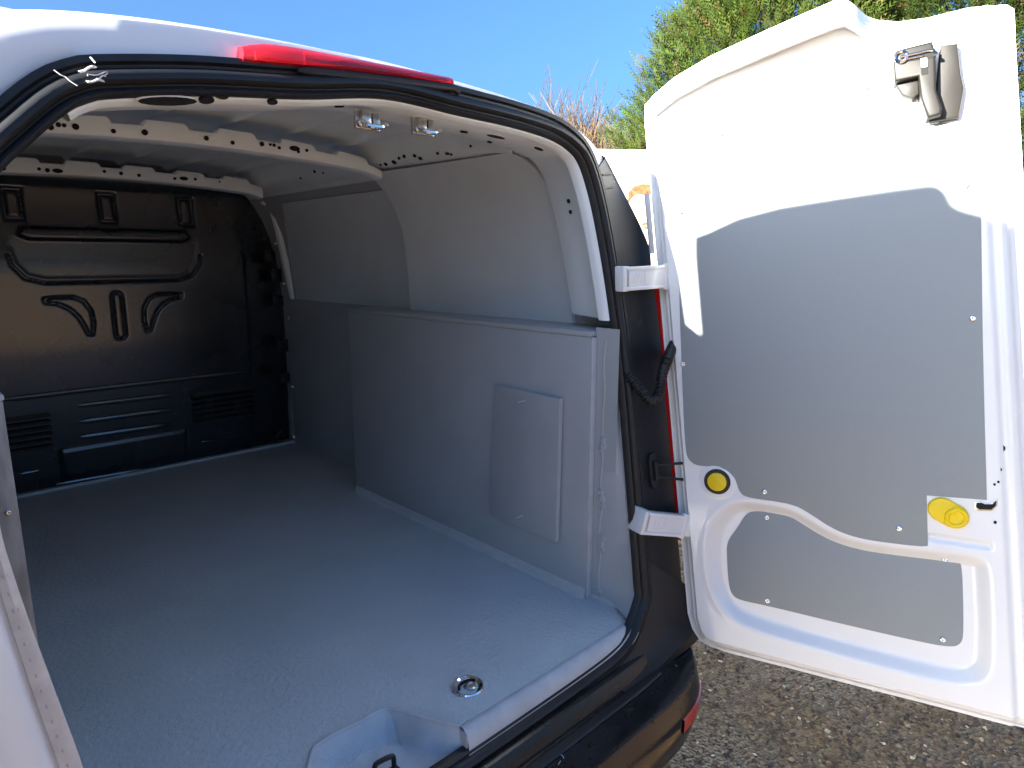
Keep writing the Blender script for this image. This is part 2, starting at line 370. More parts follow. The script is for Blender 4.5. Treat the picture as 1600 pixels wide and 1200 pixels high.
r2 = [np.array([0, 2.1, -.3]), np.array([0, 2.1, .30])]
for mir in (False, True):
    wall_panel([q+np.array([0, 0, -.004 if i == 0 else 0]) for i, q in enumerate(seam)], rear, 'lining_panel', .012, mir=mir, tilt=.035)
    wall_panel([np.array([0, 3.25, -.2])]+fr2[1:], r2, 'lining_panel', .004, mir=mir)
# small screws in the wall panels
def screw_mesh(name, r, m):
    s = MB().disc((0, 0, 0), (0, 0, 1), [(r, 0), (r*.95, r*.35), (r*.7, r*.6), (r*.42, r*.68), (r*.3, r*.3), (.0001, r*.25)], 14)
    me = bpy.data.meshes.new(name); me.from_pydata(s.v, [], s.f); me.materials.append(m)
    me.polygons.foreach_set('use_smooth', [True]*len(me.polygons)); return me
SCREW = screw_mesh('screw', .0080, CHROME); PSCREW = screw_mesh('painted_screw', .006, UPLINER); GSCREW = screw_mesh('coated_bolt', .010, BOXGREY)
for px in [(669, 477), (642, 333), (581, 308)]: place('screw', PSCREW if px[1] < 400 else SCREW, onwall(*px, off=.022), van, face_rot((-1, 0, .1)))
# cantrails above the panels with holes
for mir in (False, True):
    ct = [(1.545, .16), (1.50, .27), (1.455, .318), (1.415, .330), (1.395, .345), (1.375, .395), (1.36, .42)]
    rail = MB().grid([[(x-(.012 if k in (2, 3, 4) else .006), y, z-(.045*max(0, (1.75-y)/.33) if k > 2 else 0)) for y in (1.42, 1.5, 1.6, 1.75, 2.0, 2.2, 2.6, 3.0, 3.42)] for k, (x, z) in enumerate(ct[1:])]).build('cant_rail', INWHITE, van, mirror=mir, ang=25)
    if not mir:
        bpy.context.view_layer.update(); BC = bvh_of(rail)
        for px, py, r in [(595, 257, .004), (603, 256, .007), (616, 253, .009), (624, 247, .005), (632, 244, .006), (648, 243, .006), (657, 247, .007), (684, 239, .005), (699, 240, .006), (705, 241, .004), (736, 228, .004), (492, 268, .006), (470, 278, .005), (505, 270, .004)]:
            hole_on(BC, px, py, r, 1.1, rail, e1=(0, 1, 0))
# white post edge where the front panel meets the bulkhead
pe = [ony(*p, 3.30) for p in [(410, 312), (424, 322), (436, 360), (448, 415), (460, 466)]]
MB().tube(spline(pe, 16), .022, 8).build('pillar_edge', INWHITE, van)
# ---- roof inside: skin with shallow swages, two bows
def roofz(x, y): return .435-.04*np.clip((1.75-y)/.35, 0, 1)-.025*((x-CX)/.62)**4-.02*((x-CX)/.62)**2
xs = np.linspace(CX-.60, CX+.60, 60); ys = np.linspace(1.40, 3.45, 26)
def swage(x):
    s = 0
    for c in np.linspace(CX-.5, CX+.5, 6): s += .016*math.exp(-((x-c)/.012)**4)
    return s
MB().grid([[(x, y, roofz(x, y)-swage(x)) for y in ys] for x in np.linspace(CX-.60, CX+.60, 140)]).build('roof_lining_skin', ROOFGREY, van, ang=60)
def bow(y0, top, bot, depth):
    t = np.array([ony(*p, y0) for p in top]); b = np.array([ony(*p, y0) for p in bot])
    ct = np.polyfit((t[:, 0]-CX)**2, t[:, 2], 1); cb = np.polyfit((b[:, 0]-CX)**2, b[:, 2], 1)
    X = np.linspace(CX-.60, CX+.60, 181); rows = []
    for x in X:
        zt = np.polyval(ct, (x-CX)**2); zb = np.polyval(cb, (x-CX)**2)
        ph = ((x-CX)/.2) % 1.0; up = .016*(sst(.1, .16, np.array(ph))-sst(.68, .74, np.array(ph)))
        drop = .012*max(0, (abs(x-CX)-.5)/.1)**2; zt -= drop; zb -= drop
        rows.append([(x, y0+depth, zt+up-.004), (x, y0+.012, zt+up), (x, y0+.004, zt+up-.003), (x, y0, zt+up-.010), (x, y0, zb+.010), (x, y0+.003, zb+.003), (x, y0+.010, zb), (x, y0+depth, zb-.002), (x, y0+depth+.014, zb+.004), (x, y0+depth+.014, zt)])
    o = MB().grid(rows).build('roof_bow', INWHITE, van, ang=35)
    bpy.context.view_layer.update(); return o, bvh_of(o)
b1, B1 = bow(2.1, [(0, 183), (236, 196), (400, 216), (485, 232)], [(0, 207), (236, 222), (400, 237), (485, 249)], .06)
b2, B2 = bow(3.1, [(0, 255), (150, 260), (300, 271), (370, 281)], [(0, 272), (150, 277), (300, 289), (370, 299)], .06)
for px, py, r in [(12, 193, .008), (24, 197, .006), (33, 198, .005), (79, 199, .007), (91, 195, .006), (100, 196, .005), (118, 198, .008), (177, 205, .006), (226, 207, .008), (322, 216, .007), (363, 223, .006), (409, 225, .007), (422, 226, .004), (428, 227, .005), (436, 231, .005), (466, 237, .005), (479, 235, .005)]:
    hole_on(B1, px, py, r, 1., b1)
for px, py in [(42, 193), (460, 232)]: hole_on(B1, px, py, .008, 2.2, b1)
for px, py, r in [(5, 263, .008), (61, 264, .006), (74, 266, .008), (163, 268, .006), (189, 271, .007), (217, 274, .007), (273, 279, .006), (305, 280, .006), (343, 284, .004)]: hole_on(B2, px, py, r, 1., b2)
for px, py in [(90, 267), (287, 279)]: hole_on(B2, px, py, .008, 2.2, b2)
# rear closing web behind the header
MB().grid([[(x, 1.40, z) for x in np.linspace(CX-.6, CX+.6, 20)] for z in (.335, .40)]).build('header_web', ROOFGREY, van)
# two latch strikers under the header
for px, py in [(573, 178), (660, 188)]:
    c = ony(px, py, 1.27)
    br = MB().obox(c+np.array([0, 0, -.012]), (.030, 0, 0), (0, .004, 0), (0, 0, .020), .002).obox(c+np.array([-.010, -.008, -.012]), (.011, 0, 0), (0, .008, 0), (0, 0, .016), .002).obox(c+np.array([.016, -.006, -.015]), (.009, 0, 0), (0, .007, 0), (0, 0, .016), .002).build('latch_striker', STEEL, van)
    MB().tube(spline([c+np.array(q) for q in [(-.020, -.012, -.018), (-.012, -.026, -.028), (.016, -.028, -.028), (.036, -.02, -.02)]], 14), .0052, 8).disc(c+np.array([-.021, -.006, -.022]), (0, -1, 0), [(.008, 0), (.007, .006), (.003, .007)], 12).build('striker_loop', CHROME, br)
# ---- cargo floor with a recess for the door latch
T = [onz(*p, -1.) for p in [(717, 1134), (700, 1132), (660, 1121), (625, 1111), (608, 1108), (592, 1112), (560, 1130), (520, 1150), (500, 1163), (489, 1174)]]
T = [(p[0], p[1]) for p in T]
Tl = T+[(T[-1][0]-.05, 1.08), (T[-1][0]-.10, .992)]
edge = [(1.462, .997), (1.43, .992), (1.20, .992), (.95, .992)]+Tl+[(.25, .992), (.12, .992)]
fl = MB(); pts = [(x, y, -1.) for x, y in edge]+[(.0, 1.12, -1.), (-.05, 3.46, -1.), (1.63, 3.46, -1.), (1.63, 1.16, -1.), (1.475, 1.1, -1.)]
fl.prism([(a, b, -1.02) for a, b, _ in pts], (0, 0, .02), .004, 2)
floor = fl.build('cargo_floor', SPRAY, van, ang=25)
Bt = [(x+(.0 if i not in (0, 1) else .0)+(0 if i in (0, len(Tl)-1) else -.022 if i < 4 else .0 if i < 7 else .022), y-.035 if 1 < i < len(Tl)-2 else y-.02) for i, (x, y) in enumerate(Tl)]
rows = [[(x, y, -1.0) for x, y in Tl], [(x+(bx-x)*.12, y+(by-y)*.12, -1.006) for (x, y), (bx, by) in zip(Tl, Bt)], [(x+(bx-x)*.8, y+(by-y)*.8, -1.052) for (x, y), (bx, by) in zip(Tl, Bt)], [(bx, by, -1.058) for bx, by in Bt], [(bx, by*.25+.955*.75, -1.060) for bx, by in Bt], [(bx, .955, -1.062) for bx, by in Bt]]
MB().grid(rows).build('latch_recess', SILL, floor, ang=50)
def sill_run(x0, x1, n=24):
    pr = [(.994, -1.0005), (.986, -.998), (.978, -1.001), (.970, -1.010), (.965, -1.024), (.962, -1.045), (.964, -1.065), (.968, -1.10)]
    return [[(x, y, z) for x in np.linspace(x0, x1, n)] for y, z in pr]
MB().grid(sill_run(T[0][0], 1.435)).build('sill', SILL, van, ang=60)
MB().grid(sill_run(.13, Tl[-1][0])).build('sill', SILL, van, ang=60)
MB().grid([[(x, y, z) for x in np.linspace(Tl[-1][0], T[0][0], 8)] for y, z in [(.975, -1.0605), (.962, -1.066), (.966, -1.10)]]).build('sill', SILL, van, ang=60)
MB().tube(spline([(x, y+.002, -.9995) for x, y in Tl], 60), .0045, 8).build('recess_rim', SILL, floor)
MB().box(T[0][0]-.002, T[0][0]+.002, .968, .993, -1.07, -1.006).build('sill_end', SILL, van)
c = onz(600, 1206, -1.055)
MB().tube(spline([c+np.array(q) for q in [(-.022, .0, -.012), (-.022, .0, .022), (-.016, 0, .030), (.016, -.004, .030), (.022, -.004, .022), (.022, -.004, -.012)]], 24), .0055, 8).obox(c+np.array([0, 0, -.008]), (.035, 0, 0), (0, .016, 0), (0, 0, .004), .002).build('latch_striker', PLASTIC, van)
# lashing eye sunk in the floor
c = onz(730, 1073, -1.)
cup = MB().disc(c, (0, 0, 1), [(.040, .001), (.038, .0045), (.034, .0035), (.031, .001), (.020, -.0015), (.001, .0012)], 28).build('lashing_cup', CHROME, van)
for q in cup.data.vertices: pass
MB().disc(c+np.array([.004, -.008, .001]), (0, -.2, 1), [(.013, 0), (.013, .006), (.009, .0075), (.007, .004), (.001, .004)], 16).build('bolt', STEEL, cup)
MB().tube([c+np.array((.026*math.cos(a), -.006+.020*math.sin(a), .005)) for a in np.linspace(.3, math.pi-.3, 14)], .0035, 8).build('lashing_ring', DARK, cup)
# coving strips where the floor coating turns up the boards
def strip(pts, h, d, name='floor_coving'):
    P = [np.array(p, float) for p in pts]
    MB().grid([[p+np.array(d)*1.0+np.array((0, 0, 0.0006)) for p in P], [p+np.array(d)*.35+np.array((0, 0, h*.25)) for p in P], [p+np.array(d)*.12+np.array((0, 0, h)) for p in P], [p+np.array((0, 0, h+.001)) for p in P]]).build(name, SPRAY, van)
strip([(1.43, 1.155, -1), (1.43, 2.45, -1)], .03, (-.012, 0, 0))
strip([(1.616, 2.45, -1), (1.616, 3.38, -1)], .03, (-.012, 0, 0))
strip([(-.03, 3.385, -1), (1.62, 3.385, -1)], .012, (0, -.010, 0))
# ---- right wheel box
box = MB().box(1.43, 1.448, 1.155, 2.45, -1., -.212, .002).build('wheel_box', BOXGREY, van)
MB().box(1.428, 1.61, 1.158, 2.455, -.2115, -.196, .003).build('box_lid', BOXGREY, box)
MB().box(1.4485, 1.625, 2.43, 2.449, -1., -.213, .001).build('box_end', BOXGREY, box)
MB().box(1.4315, 1.4525, 1.1505, 1.1545, -.998, -.213, .001).build('board_edge', SILL, box)
hp4 = [onx(*p, 1.43) for p in [(777, 600), (883, 622), (877, 843), (770, 803)]]
hp4 = [p+np.array((d_, 0, 0)) for p, d_ in zip(hp4, (0, -.010, -.012, -.002))]
hb = MB().prism([p+np.array((.001, 0, 0)) for p in hp4], (-.015, 0, 0), .002).build('access_panel', BOXGREY, box)
for px in [(819, 626), (816, 806)]:
    c = onx(*px, 1.4095)
    MB().tube([c, c+np.array((-.010, .004, -.002)), c+np.array((-.016, .011, -.006))], .0018, 6).disc(c, (-1, 0, 0), [(.004, 0), (.003, .002), (.001, .002)], 10).build('screw', SILL, hb)
# lower grey lining between box end and bulkhead, and the pillar lining by the seal
MB().box(1.606, 1.622, 2.45, 3.385, -1., -.196, .002).build('lining_panel', BOXGREY, van)
idx = [i for i in range(240) if OP[i, 0] > CX and -1.03 < OP[i, 1] < -.165]
inn = loop3(-.054, -.004)[idx]
pl_rows = [inn, inn+np.array((.006, .012, 0)), np.array([(1.4535, 1.075, z) for z in inn[:, 2]]), np.array([(1.4535, 1.156, z) for z in inn[:, 2]])]
pl = MB().grid(pl_rows).build('pillar_lining', BOXGREY, van, ang=40)
MB().grid([[(x, y, -1.0005) for x, y in [(1.40, .985), (1.452, 1.0), (1.454, 1.16)]], [(x+.002, y+.0, -.985) for x, y in [(1.405, .978), (1.448, .995), (1.4525, 1.16)]]]).build('floor_coving', SPRAY, van)
for z in (-.50, -.535, -.66, -.70, -.80, -.83, -.975): place('bolt', GSCREW, (1.4525-.0005, 1.125+random.uniform(-.012, .008), z+random.uniform(-.006, .006)), van, face_rot((-1, -.1, 0)))
for z in (-.52, -.68, -.82): MB().disc((1.452, 1.118, z), (-1, -.1, 0), [(.016, 0), (.014, .004), (.008, .006), (.002, .005)], 12, .7).build('coating_lump', BOXGREY, pl)
MB().tube(spline([(1.4525, 1.123+.004*math.sin(9*k), -.98+.76*k/11) for k in range(12)], 40), .0035, 6).build('sealant_bead', BOXGREY, pl)
# ---- left wheel box (only its end edge shows)
lb = MB().box(.094, .12, 1.162, 2.45, -1., -.197, .002).build('wheel_box', BOXGREY, van)
MB().box(-.03, .122, 1.16, 2.452, -.1965, -.188, .002).build('box_lid', BOXGREY, lb)
MB().box(.0945, .1195, 1.1585, 1.1617, -.995, -.199, .0005).build('board_edge', PLY, lb)
place('screw', SCREW, (.107, 1.158, -.36), lb, face_rot((0, -1, 0))).scale = (.5, .5, .5)

# ---- black steel bulkhead, pressed relief as a dense surface
def make_bulkhead():
    BX = .812; NX, NZ = 340, 270
    z = np.linspace(-1.0, .345, NZ); s = np.linspace(0, 1, NX)
    Z = np.repeat(z[:, None], NX, 1)
    half = np.array([wx(q) for q in z])-CX+.0
    X = CX+(s[None, :]*2-1)*half[:, None]
    sl = np.where(z < -.36, .10, np.where(z < -.02, .01, np.where(z < .2, -.13, .0)))
    k = np.ones(21)/21; sl = np.convolve(np.pad(sl, 10, mode='edge'), k, 'valid')
    b = np.concatenate([[0], np.cumsum(sl[:-1]*np.diff(z))]); b = b-np.interp(-.2, z, b)
    W = np.repeat(b[:, None], NX, 1)-.02*sst(.55, .80, np.abs(X-CX))
    M = lambda p: np.array(ony(*p, 3.39))[[0, 2]]
    def groove(d, wd, dep): return -dep*np.exp(-(d/wd)**2)
    wing = [M(p) for p in [(231, 517), (226, 500), (226, 482), (233, 467), (246, 460), (266, 459), (284, 460), (283, 465), (268, 468), (254, 477), (245, 489), (240, 503), (237, 516)]]
    for poly in (wing, [(2*BX-p[0], p[1]) for p in wing]):
        d = sdf_poly(X, Z, poly); W += groove(d, .006, .009)
    d = seg_d(X, Z, (BX, -.165), (BX, -.335))-.020; W += groove(d, .006, .009)
    zt = .16
    tray = [(BX-.385, .06), (BX-.37, -.02), (BX-.33, -.075), (BX-.26, -.095), (BX+.26, -.095), (BX+.33, -.075), (BX+.37, -.02), (BX+.385, .06), (BX+.385, .12), (BX-.385, .12)]
    d = sdf_poly(X, Z, tray); W += np.where(Z < .03, groove(d, .0065, .010), 0)-.008*sst(0, -.03, d)*sst(.12, .0, Z)
    led = [(BX-.34, .10), (BX-.32, .135), (BX-.05, .135), (BX+.0, .128), (BX+.05, .135), (BX+.32, .135), (BX+.34, .10), (BX+.30, .082), (BX-.30, .082)]
    W += .022*sst(.006, -.012, sdf_poly(X, Z, led))
    for xc in (BX-.335, BX+.005, BX+.335):
        r = np.maximum(np.abs(X-xc)-.022, np.abs(Z-.225)-.052); W += groove(r-.006, .008, .012)
    W += -.016*sst(.30, .34, Z)
    for xv in (.530, 1.068): W += np.where(Z < -.83, groove(X-xv, .004, .006), 0)
    W += .006*sst(-.835, -.85, Z)*sst(.27, .25, np.abs(X-.80))
    W += -.008*sst(.60, .62, np.abs(X-CX))*sst(.2, .0, Z)
    W += .0012*np.sin(X*5.1+Z*3)+.0012*np.sin(Z*7+X*2)
    P = np.stack([X, 3.39-W, Z], 2)
    o = MB().grid(P).build('bulkhead', BLACKSTEEL, van, ang=60)
    bpy.context.view_layer.update(); B = bvh_of(o)
    def cap(px0, px1, r, h, name='rib', n=15):
        pts = []
        for k in np.linspace(0, 1, n):
            p, nn = hit(B, px0[0]+(px1[0]-px0[0])*k, px0[1]+(px1[1]-px0[1])*k)
            if p is not None: pts.append(p+nn*(h-r))
        rs = [r*.55]+[r]*(len(pts)-2)+[r*.55]
        MB().tube(pts, rs, 10).build(name, RIBSTEEL, o)
    cap((2, 625), (386, 580), .013, .010); cap((121, 634), (267, 617), .013, .010); cap((125, 659), (267, 640), .013, .010); cap((126, 683), (265, 663), .013, .010)
    cap((88, 757), (300, 720), .009, .007); cap((316, 690), (387, 680), .006, .005); cap((30, 741), (62, 735), .006, .005)
    for xa, xb in ((1.09, 1.41), (2*.795-1.41, 2*.795-1.09)):
        for k in range(6):
            zc = -.660-.0285*k; y0 = 3.39-float(np.interp(zc, z, b))
            MB().prism([(xa, y0, zc+.010), (xa+.012, y0-.016, zc-.008), (xa+.012, y0-.004, zc-.012), (xa, y0+.01, zc-.006)], (xb-xa, 0, 0)).build('louvre', BLACKSTEEL, o, smooth=False)
    for px, py in [(431, 380), (444, 443), (452, 497), (457, 604), (459, 682)]:
        p = ony(px, py, 3.36); place('bolt', SCREW, p, o, face_rot((-.2, -1, 0))).scale = (1.4, 1.4, 1.4)
    MB().tube(spline([ony(*p, 3.37) for p in [(433, 690), (434, 682), (438, 675), (443, 671)]], 12), .005, 6).build('cable_clip', BROWNPL, o)
    for k, (px, py) in enumerate([(425, 400), (435, 430), (438, 470), (445, 540), (448, 590)]):
        p = ony(px-3, py, 3.35); MB().obox(p, (.03, .01, 0), (0, .012, 0), (0, 0, .028+.006*(k % 2)), .006).build('edge_clip', BLACKSTEEL, o)
make_bulkhead()

# ---- exterior: body shell around the opening, roof, sides
OC = np.array([CX, -.3])                               # body outline outside the opening, matched to it radially
oh = [(CX, .398), (CX+.25, .392), (CX+.45, .376), (CX+.60, .348), (CX+.70, .305), (CX+.765, .235), (CX+.81, .14), (CX+.855, .0), (CX+.885, -.20), (CX+.897, -.40), (CX+.90, -.74), (CX+.905, -1.08), (CX+.895, -1.135), (CX+.75, -1.14), (CX+.4, -1.14), (CX, -1.14)]
od_ = spline(oh+[(2*CX-x, z) for x, z in oh[::-1][1:-1]], 720, closed=True)
oa = np.arctan2(od_[:, 0]-CX, od_[:, 1]+.3); orad = np.linalg.norm(od_-OC, axis=1); so_ = np.argsort(oa)
pa = np.arctan2(OP[:, 0]-CX, OP[:, 1]+.3)
pr_ = np.interp(pa, oa[so_], orad[so_], period=2*math.pi)
OUT = OC+np.stack([np.sin(pa)*pr_, np.cos(pa)*pr_], 1)
def oloop(k, dy):                                      # between opening (k=0) and outline (k=1)
    q = OP*(1-k)+OUT*k; return np.stack([q[:, 0], yR(q[:, 1])+dy, q[:, 1]], 1)
def sect(y, gx=1., dz=0.):
    q = OUT.copy(); q[:, 0] = CX+(q[:, 0]-CX)*gx; q[:, 1] += dz*np.clip((q[:, 1]+.2)/.5, 0, 1)
    q[:, 1] = np.where(q[:, 1] < -1.0, -1.3, q[:, 1]); return np.stack([q[:, 0], np.maximum(y, yR(q[:, 1])+.12), q[:, 1]], 1)
shell = [oloop(-.02, .03), oloop(.0, .012), oloop(.08, .006), oloop(.45, .004), oloop(.8, .010), oloop(.95, .028), oloop(1.0, .055), sect(1.30, 1.0, .012), sect(1.5, 1.015, .055), sect(1.9, 1.03, .085), sect(3.6, 1.03, .09), sect(5.2, 1.02, .05), sect(5.2, .02, -.5)]
body = MB().grid(loft(shell)).build('body_shell', WHITE, van, ang=40)
# right pillar trim in satin black (left one unseen, cupped deeper to block sun), over the shell
for sd_ in (1, -1):
    mir = False
    ids = [i for i in range(240) if (OP[i, 0]-CX)*sd_ > 0 and -.90 < OP[i, 1] < (.25 if sd_ > 0 else .155) and ONR[i, 0]*sd_ > .5]
    kl = 1-.15*sst(-.04, -.42, OP[:, 1])[:, None]; kk = (1-.13*sst(-.02, -.07, OP[:, 1])[:, None])*kl
    def pl_loop(k, dy):
        f = k*np.where(k > .6, kk, 1.); q = OP*(1-f)+OUT*f; return np.stack([q[:, 0], yR(q[:, 1])+dy, q[:, 1]], 1)[ids]
    top = np.array([sst(.245, .12, np.array(OP[i, 1])) for i in ids])[:, None]
    cup = np.array([sst(.22, -.06, np.array(OP[i, 1])) if sd_ > 0 else 1.5*sst(.15, .09, np.array(OP[i, 1])) for i in ids])[:, None]*np.array([[0, 1., 0]])
    la, lb_, lc, ld = pl_loop(.04, -.004), pl_loop(.25, -.002), pl_loop(.70, .0)-cup*.012, pl_loop(.95, .015)-cup*.048
    tr = MB().grid([la*1.0, lb_, lc, pl_loop(.88, .006)-cup*.028, ld, pl_loop(1.0, .02)-cup*.046, pl_loop(1.012, .06)-cup*.02, pl_loop(1.012, .10)]).build('pillar_trim', TRIM, van, mirror=mir, ang=40)
    # tail lamp lens on the corner
    lid = [i for i in ids if -.76 < OP[i, 1] < -.055]
    def ll(k, dy):
        q = OP*(1-k*kl)+OUT*k*kl; return np.stack([q[:, 0], yR(q[:, 1])+dy, q[:, 1]], 1)[lid]
    lamp = MB().grid([ll(.86, .0), ll(.872, -.050), ll(.93, -.062), ll(1.02, -.055), ll(1.06, -.03), ll(1.09, .05), ll(1.07, .20), ll(1.0, .22)]).build('tail_lamp', REDFLAT, van, mirror=mir)
    if sd_ > 0: TRI = tr
# brake lamp on the roof edge
def lamp_pt(px, py, y): return ony(px, py, y)
yl = 1.17
ll_ = [(380, 70), (432, 67), (560, 90), (706, 119)]; lo_ = [(379, 97), (462, 104), (590, 118), (707, 133)]
tp = spline([ony(*p, yl) for p in ll_], 24); bt = spline([ony(*p, yl) for p in lo_], 24)
rows = []
for a, b, k in zip(tp, bt, np.linspace(0, 1, 24)):
    hgt = a[2]-b[2]; e = 1-.5*(abs(k-.5)*2)**8
    rows.append([b+np.array((0, .07, 0)), b+np.array((0, .0, 0)), b+np.array((0, -.010*e, hgt*.25)), b*.45+a*.55+np.array((0, -.008*e, 0)), a+np.array((0, .004, -.002)), a+np.array((0, .02, .001)), a+np.array((0, .08, .0))])
rows = [[np.mean(rows[0], 0)]*7]+rows+[[np.mean(rows[-1], 0)]*7]
bl = MB().grid(rows).build('brake_lamp', REDLENS, van, ang=45)
mid = (tp*.45+bt*.55)
MB().tube([p+np.array((0, .022, 0)) for p in mid[6:20]], .0075, 8).build('lamp_strip', LAMPWHITE, bl)
MB().grid([[p+np.array((0, .045, -.012)) for p in mid[1:23]], [p+np.array((0, .045, .014)) for p in mid[1:23]]]).build('lamp_reflector', LAMPWHITE, bl)
MB().obox(mid[2]+np.array((.02, .012, -.004)), (.035, 0, .002), (0, .006, 0), (0, 0, .006), .002).build('lamp_bulb_holder', LAMPWHITE, bl)
MB().tube([bt[k]+np.array((0, -.001, -.006)) for k in range(5, 24)]+[bt[-1]+np.array((.016, .0, -.010))], [.004]+[.0085]*18+[.0085], 10).build('lamp_base', RUBBER, bl)
# ---- hinges
def hinge(px0, px1, z_off):
    a = onR(*px0, off=-.045); b = onR(*px1, off=-.075)
    ax = (b-a)/2; c = (a+b)/2; ax2 = ax/np.linalg.norm(ax)
    ny = np.cross(ax2, (0, 0, 1)); ny /= np.linalg.norm(ny)
    if ny[1] > 0: ny = -ny
    uz = np.cross(ny, ax2); uz = uz if uz[2] > 0 else -uz
    h = MB().obox(c, ax, ny*.010, uz*.026, .004).obox(c+uz*.027, ax*.98, ny*.014, uz*.005, .003).obox(c-uz*.027, ax*.98, ny*.014, uz*.005, .003).obox(a+ax*.05-ny*.02, ax2*.012, ny*.03, uz*.034, .004).build('hinge', WHITE, van)
    MB().tube([b+ax2*.008-uz*.036, b+ax2*.008+uz*.036], .011, 12).build('hinge_pin', WHITE, h)
    MB().obox(b+ax2*.035-ny*.004, ax2*.024, ny*.012, uz*.030, .003).build('hinge_plate', WHITE, h)
    mk = MB(); q = c-ax*.12+ny*.0105
    mk.tube([q-ax2*.03+ax2*.006*math.cos(t)+uz*.013*math.sin(t) for t in np.linspace(0, 6.28, 17)], .0009, 5)
    for col_ in range(3):
        for k in range(5): mk.obox(q+ax2*(-.015+.011*col_)+uz*(-.014+.007*k), ax2*.003, ny*.0008, uz*.0022)
    mk.build('casting_mark', WHITE, h)
hinge((974, 436), (1035, 432), 0); hinge((1005, 816), (1064, 821), 0)
# check strap gasket and rods, corrugated conduit
bpy.context.view_layer.update(); BT = bvh_of(TRI)
p, n = hit(BT, 1020, 735)
if p is None: p, n = onR(1020, 735), np.array((0, -1, 0.))
up = np.array((0, LEAN, 1.)); e1 = np.cross(up, n); e1 /= np.linalg.norm(e1)
ov = [p+e1*.018*math.copysign(abs(math.cos(t))**.6, math.cos(t))+up*.052*math.copysign(abs(math.sin(t))**.6, math.sin(t)) for t in np.linspace(0, 2*math.pi, 28, endpoint=False)]
gk = MB().prism(ov, n*.008, .003).build('strap_gasket', RUBBER, van)
MB().obox(p+n*.012, e1*.008, n*.008, up*.028, .003).build('strap_block', PLASTIC, gk)
for py, py2 in ((722, 725), (750, 751)):
    a = p+n*.014+up*(.017 if py < 740 else -.017); b = D(*od(1066, py2), -.012)
    MB().tube([a-(b-a)*.05, b], .0042, 8).build('strap_rod', RUBBER, gk)
q0, n0 = hit(BT, 972, 575); q0 = q0 if q0 is not None else onR(972, 575)
cp = [q0+np.array((0, .0, 0)), onR(984, 590, -.02), onR(1003, 612, -.05), onR(1018, 626, -.07), onR(1031, 612, -.08), onR(1036, 580, -.085), D(*od(1050, 538), -.02)]
pth = spline(cp, 150); rr = [.0125+(.0028 if (k//2) % 2 else -.0012) for k in range(150)]
rr = [r if k < 118 else .0165-.002*((k-118)/32) for k, r in enumerate(rr)]
MB().tube(pth, rr, 14).build('cable_conduit', RUBBER, van, ang=60)
for py, L in [(273, 1), (294, 1), (373, 1), (388, 1), (490, .7), (505, .4)]:
    a, na = hit(BT, 942+(py-260)*.13, py)
    if a is not None: MB().obox(a+np.array((.012*L, 0, .002))+na*.002, (.022*L, 0, .004), na*.003, (0, .0003, .002)).build('trim_clip', PLASTIC, TRI)

# ---- bumper
def bumper_path():
    h = [(CX, .0), (1.2, .0), (1.42, .004), (1.505, .03), (1.557, .085), (1.592, .17), (1.615, .30), (1.63, .5)]
    pts = [(x, .95+y) for x, y in h]; return spline([(2*CX-x, y) for x, y in pts[::-1][:-1]]+pts, 130)
BPp = bumper_path(); tn = np.gradient(BPp, axis=0); tn /= np.linalg.norm(tn, axis=1)[:, None]; BN = np.stack([tn[:, 1], -tn[:, 0]], 1)
def bl_(off, z, tuck=0.): q = BPp+BN*off; return np.stack([q[:, 0], q[:, 1], np.full(len(q), z)], 1)
bp_prof = [(-.04, -1.072), (.010, -1.090), (.022, -1.112), (.028, -1.128), (.060, -1.136), (.100, -1.142), (.130, -1.140), (.137, -1.142), (.1405, -1.148), (.148, -1.195), (.152, -1.202), (.150, -1.26), (.135, -1.32), (.10, -1.36), (.04, -1.38)]
bump_o = MB().grid([bl_(a, z) for a, z in bp_prof]).build('bumper', WETPLASTIC, van, ang=32)
MB().grid([bl_(a, z)[30:100] for a, z in [(.036, -1.1270), (.040, -1.1250), (.058, -1.1282), (.062, -1.133)]]).build('step_pad', PLASTIC, bump_o, ang=30)
# corner piece of the bumper rising beside the pillar
for mir in (False, True):
    cid = [i for i in range(240) if OP[i, 0] > CX and OP[i, 1] < -.84 and OUT[i, 0] > 1.3 and OP[i, 1] > -1.088]
    def cl(k, dy, dz=0.): return (oloop(k, dy)+np.array((0, 0, dz)))[cid]
    MB().grid([cl(-.03, -.010), cl(.05, -.014), cl(.3, -.018), cl(.62, -.030), cl(.80, -.052), cl(.97, -.050), cl(1.06, -.01), cl(1.08, .08), cl(1.05, .2)]).build('bumper_corner', PLASTIC, bump_o, mirror=mir, ang=30)
    def prj(p): z_ = p@FW; return np.array((800+F*(p@RT)/z_, 600-F*(p@UP)/z_))
    im = int(np.argmin([np.linalg.norm(prj(q)-np.array((1066, 1093))) for q in bl_(.154, -1.232)])); rs = slice(im-4, im+3)
    MB().grid([bl_(.1500, -1.203)[rs], bl_(.1565, -1.208)[rs], bl_(.1560, -1.244)[rs], bl_(.1480, -1.250)[rs]]).build('reflector', REDFLAT, bump_o, mirror=mir)
dr = MB()
for k in range(420):
    i = rng.integers(52, 112); f = rng.random(); off = .062+.09*f; z = np.interp(off, [a for a, b in bp_prof[:11]], [b for a, b in bp_prof[:11]])
    jx = BPp[i]+(BPp[i+1]-BPp[i])*rng.random(); q = jx+BN[i]*off; r = .0012+.0032*rng.random()**2.5
    dr.disc((q[0], q[1], z-.0004), (BN[i][0]*.3, BN[i][1]*.3, 1), [(r, 0), (r*.85, r*.35), (r*.4, r*.55)], 8, 1+.5*rng.random())
tag(dr.build('water_drops', DROP, bump_o, fix=True), kind='stuff')
ch = MB()
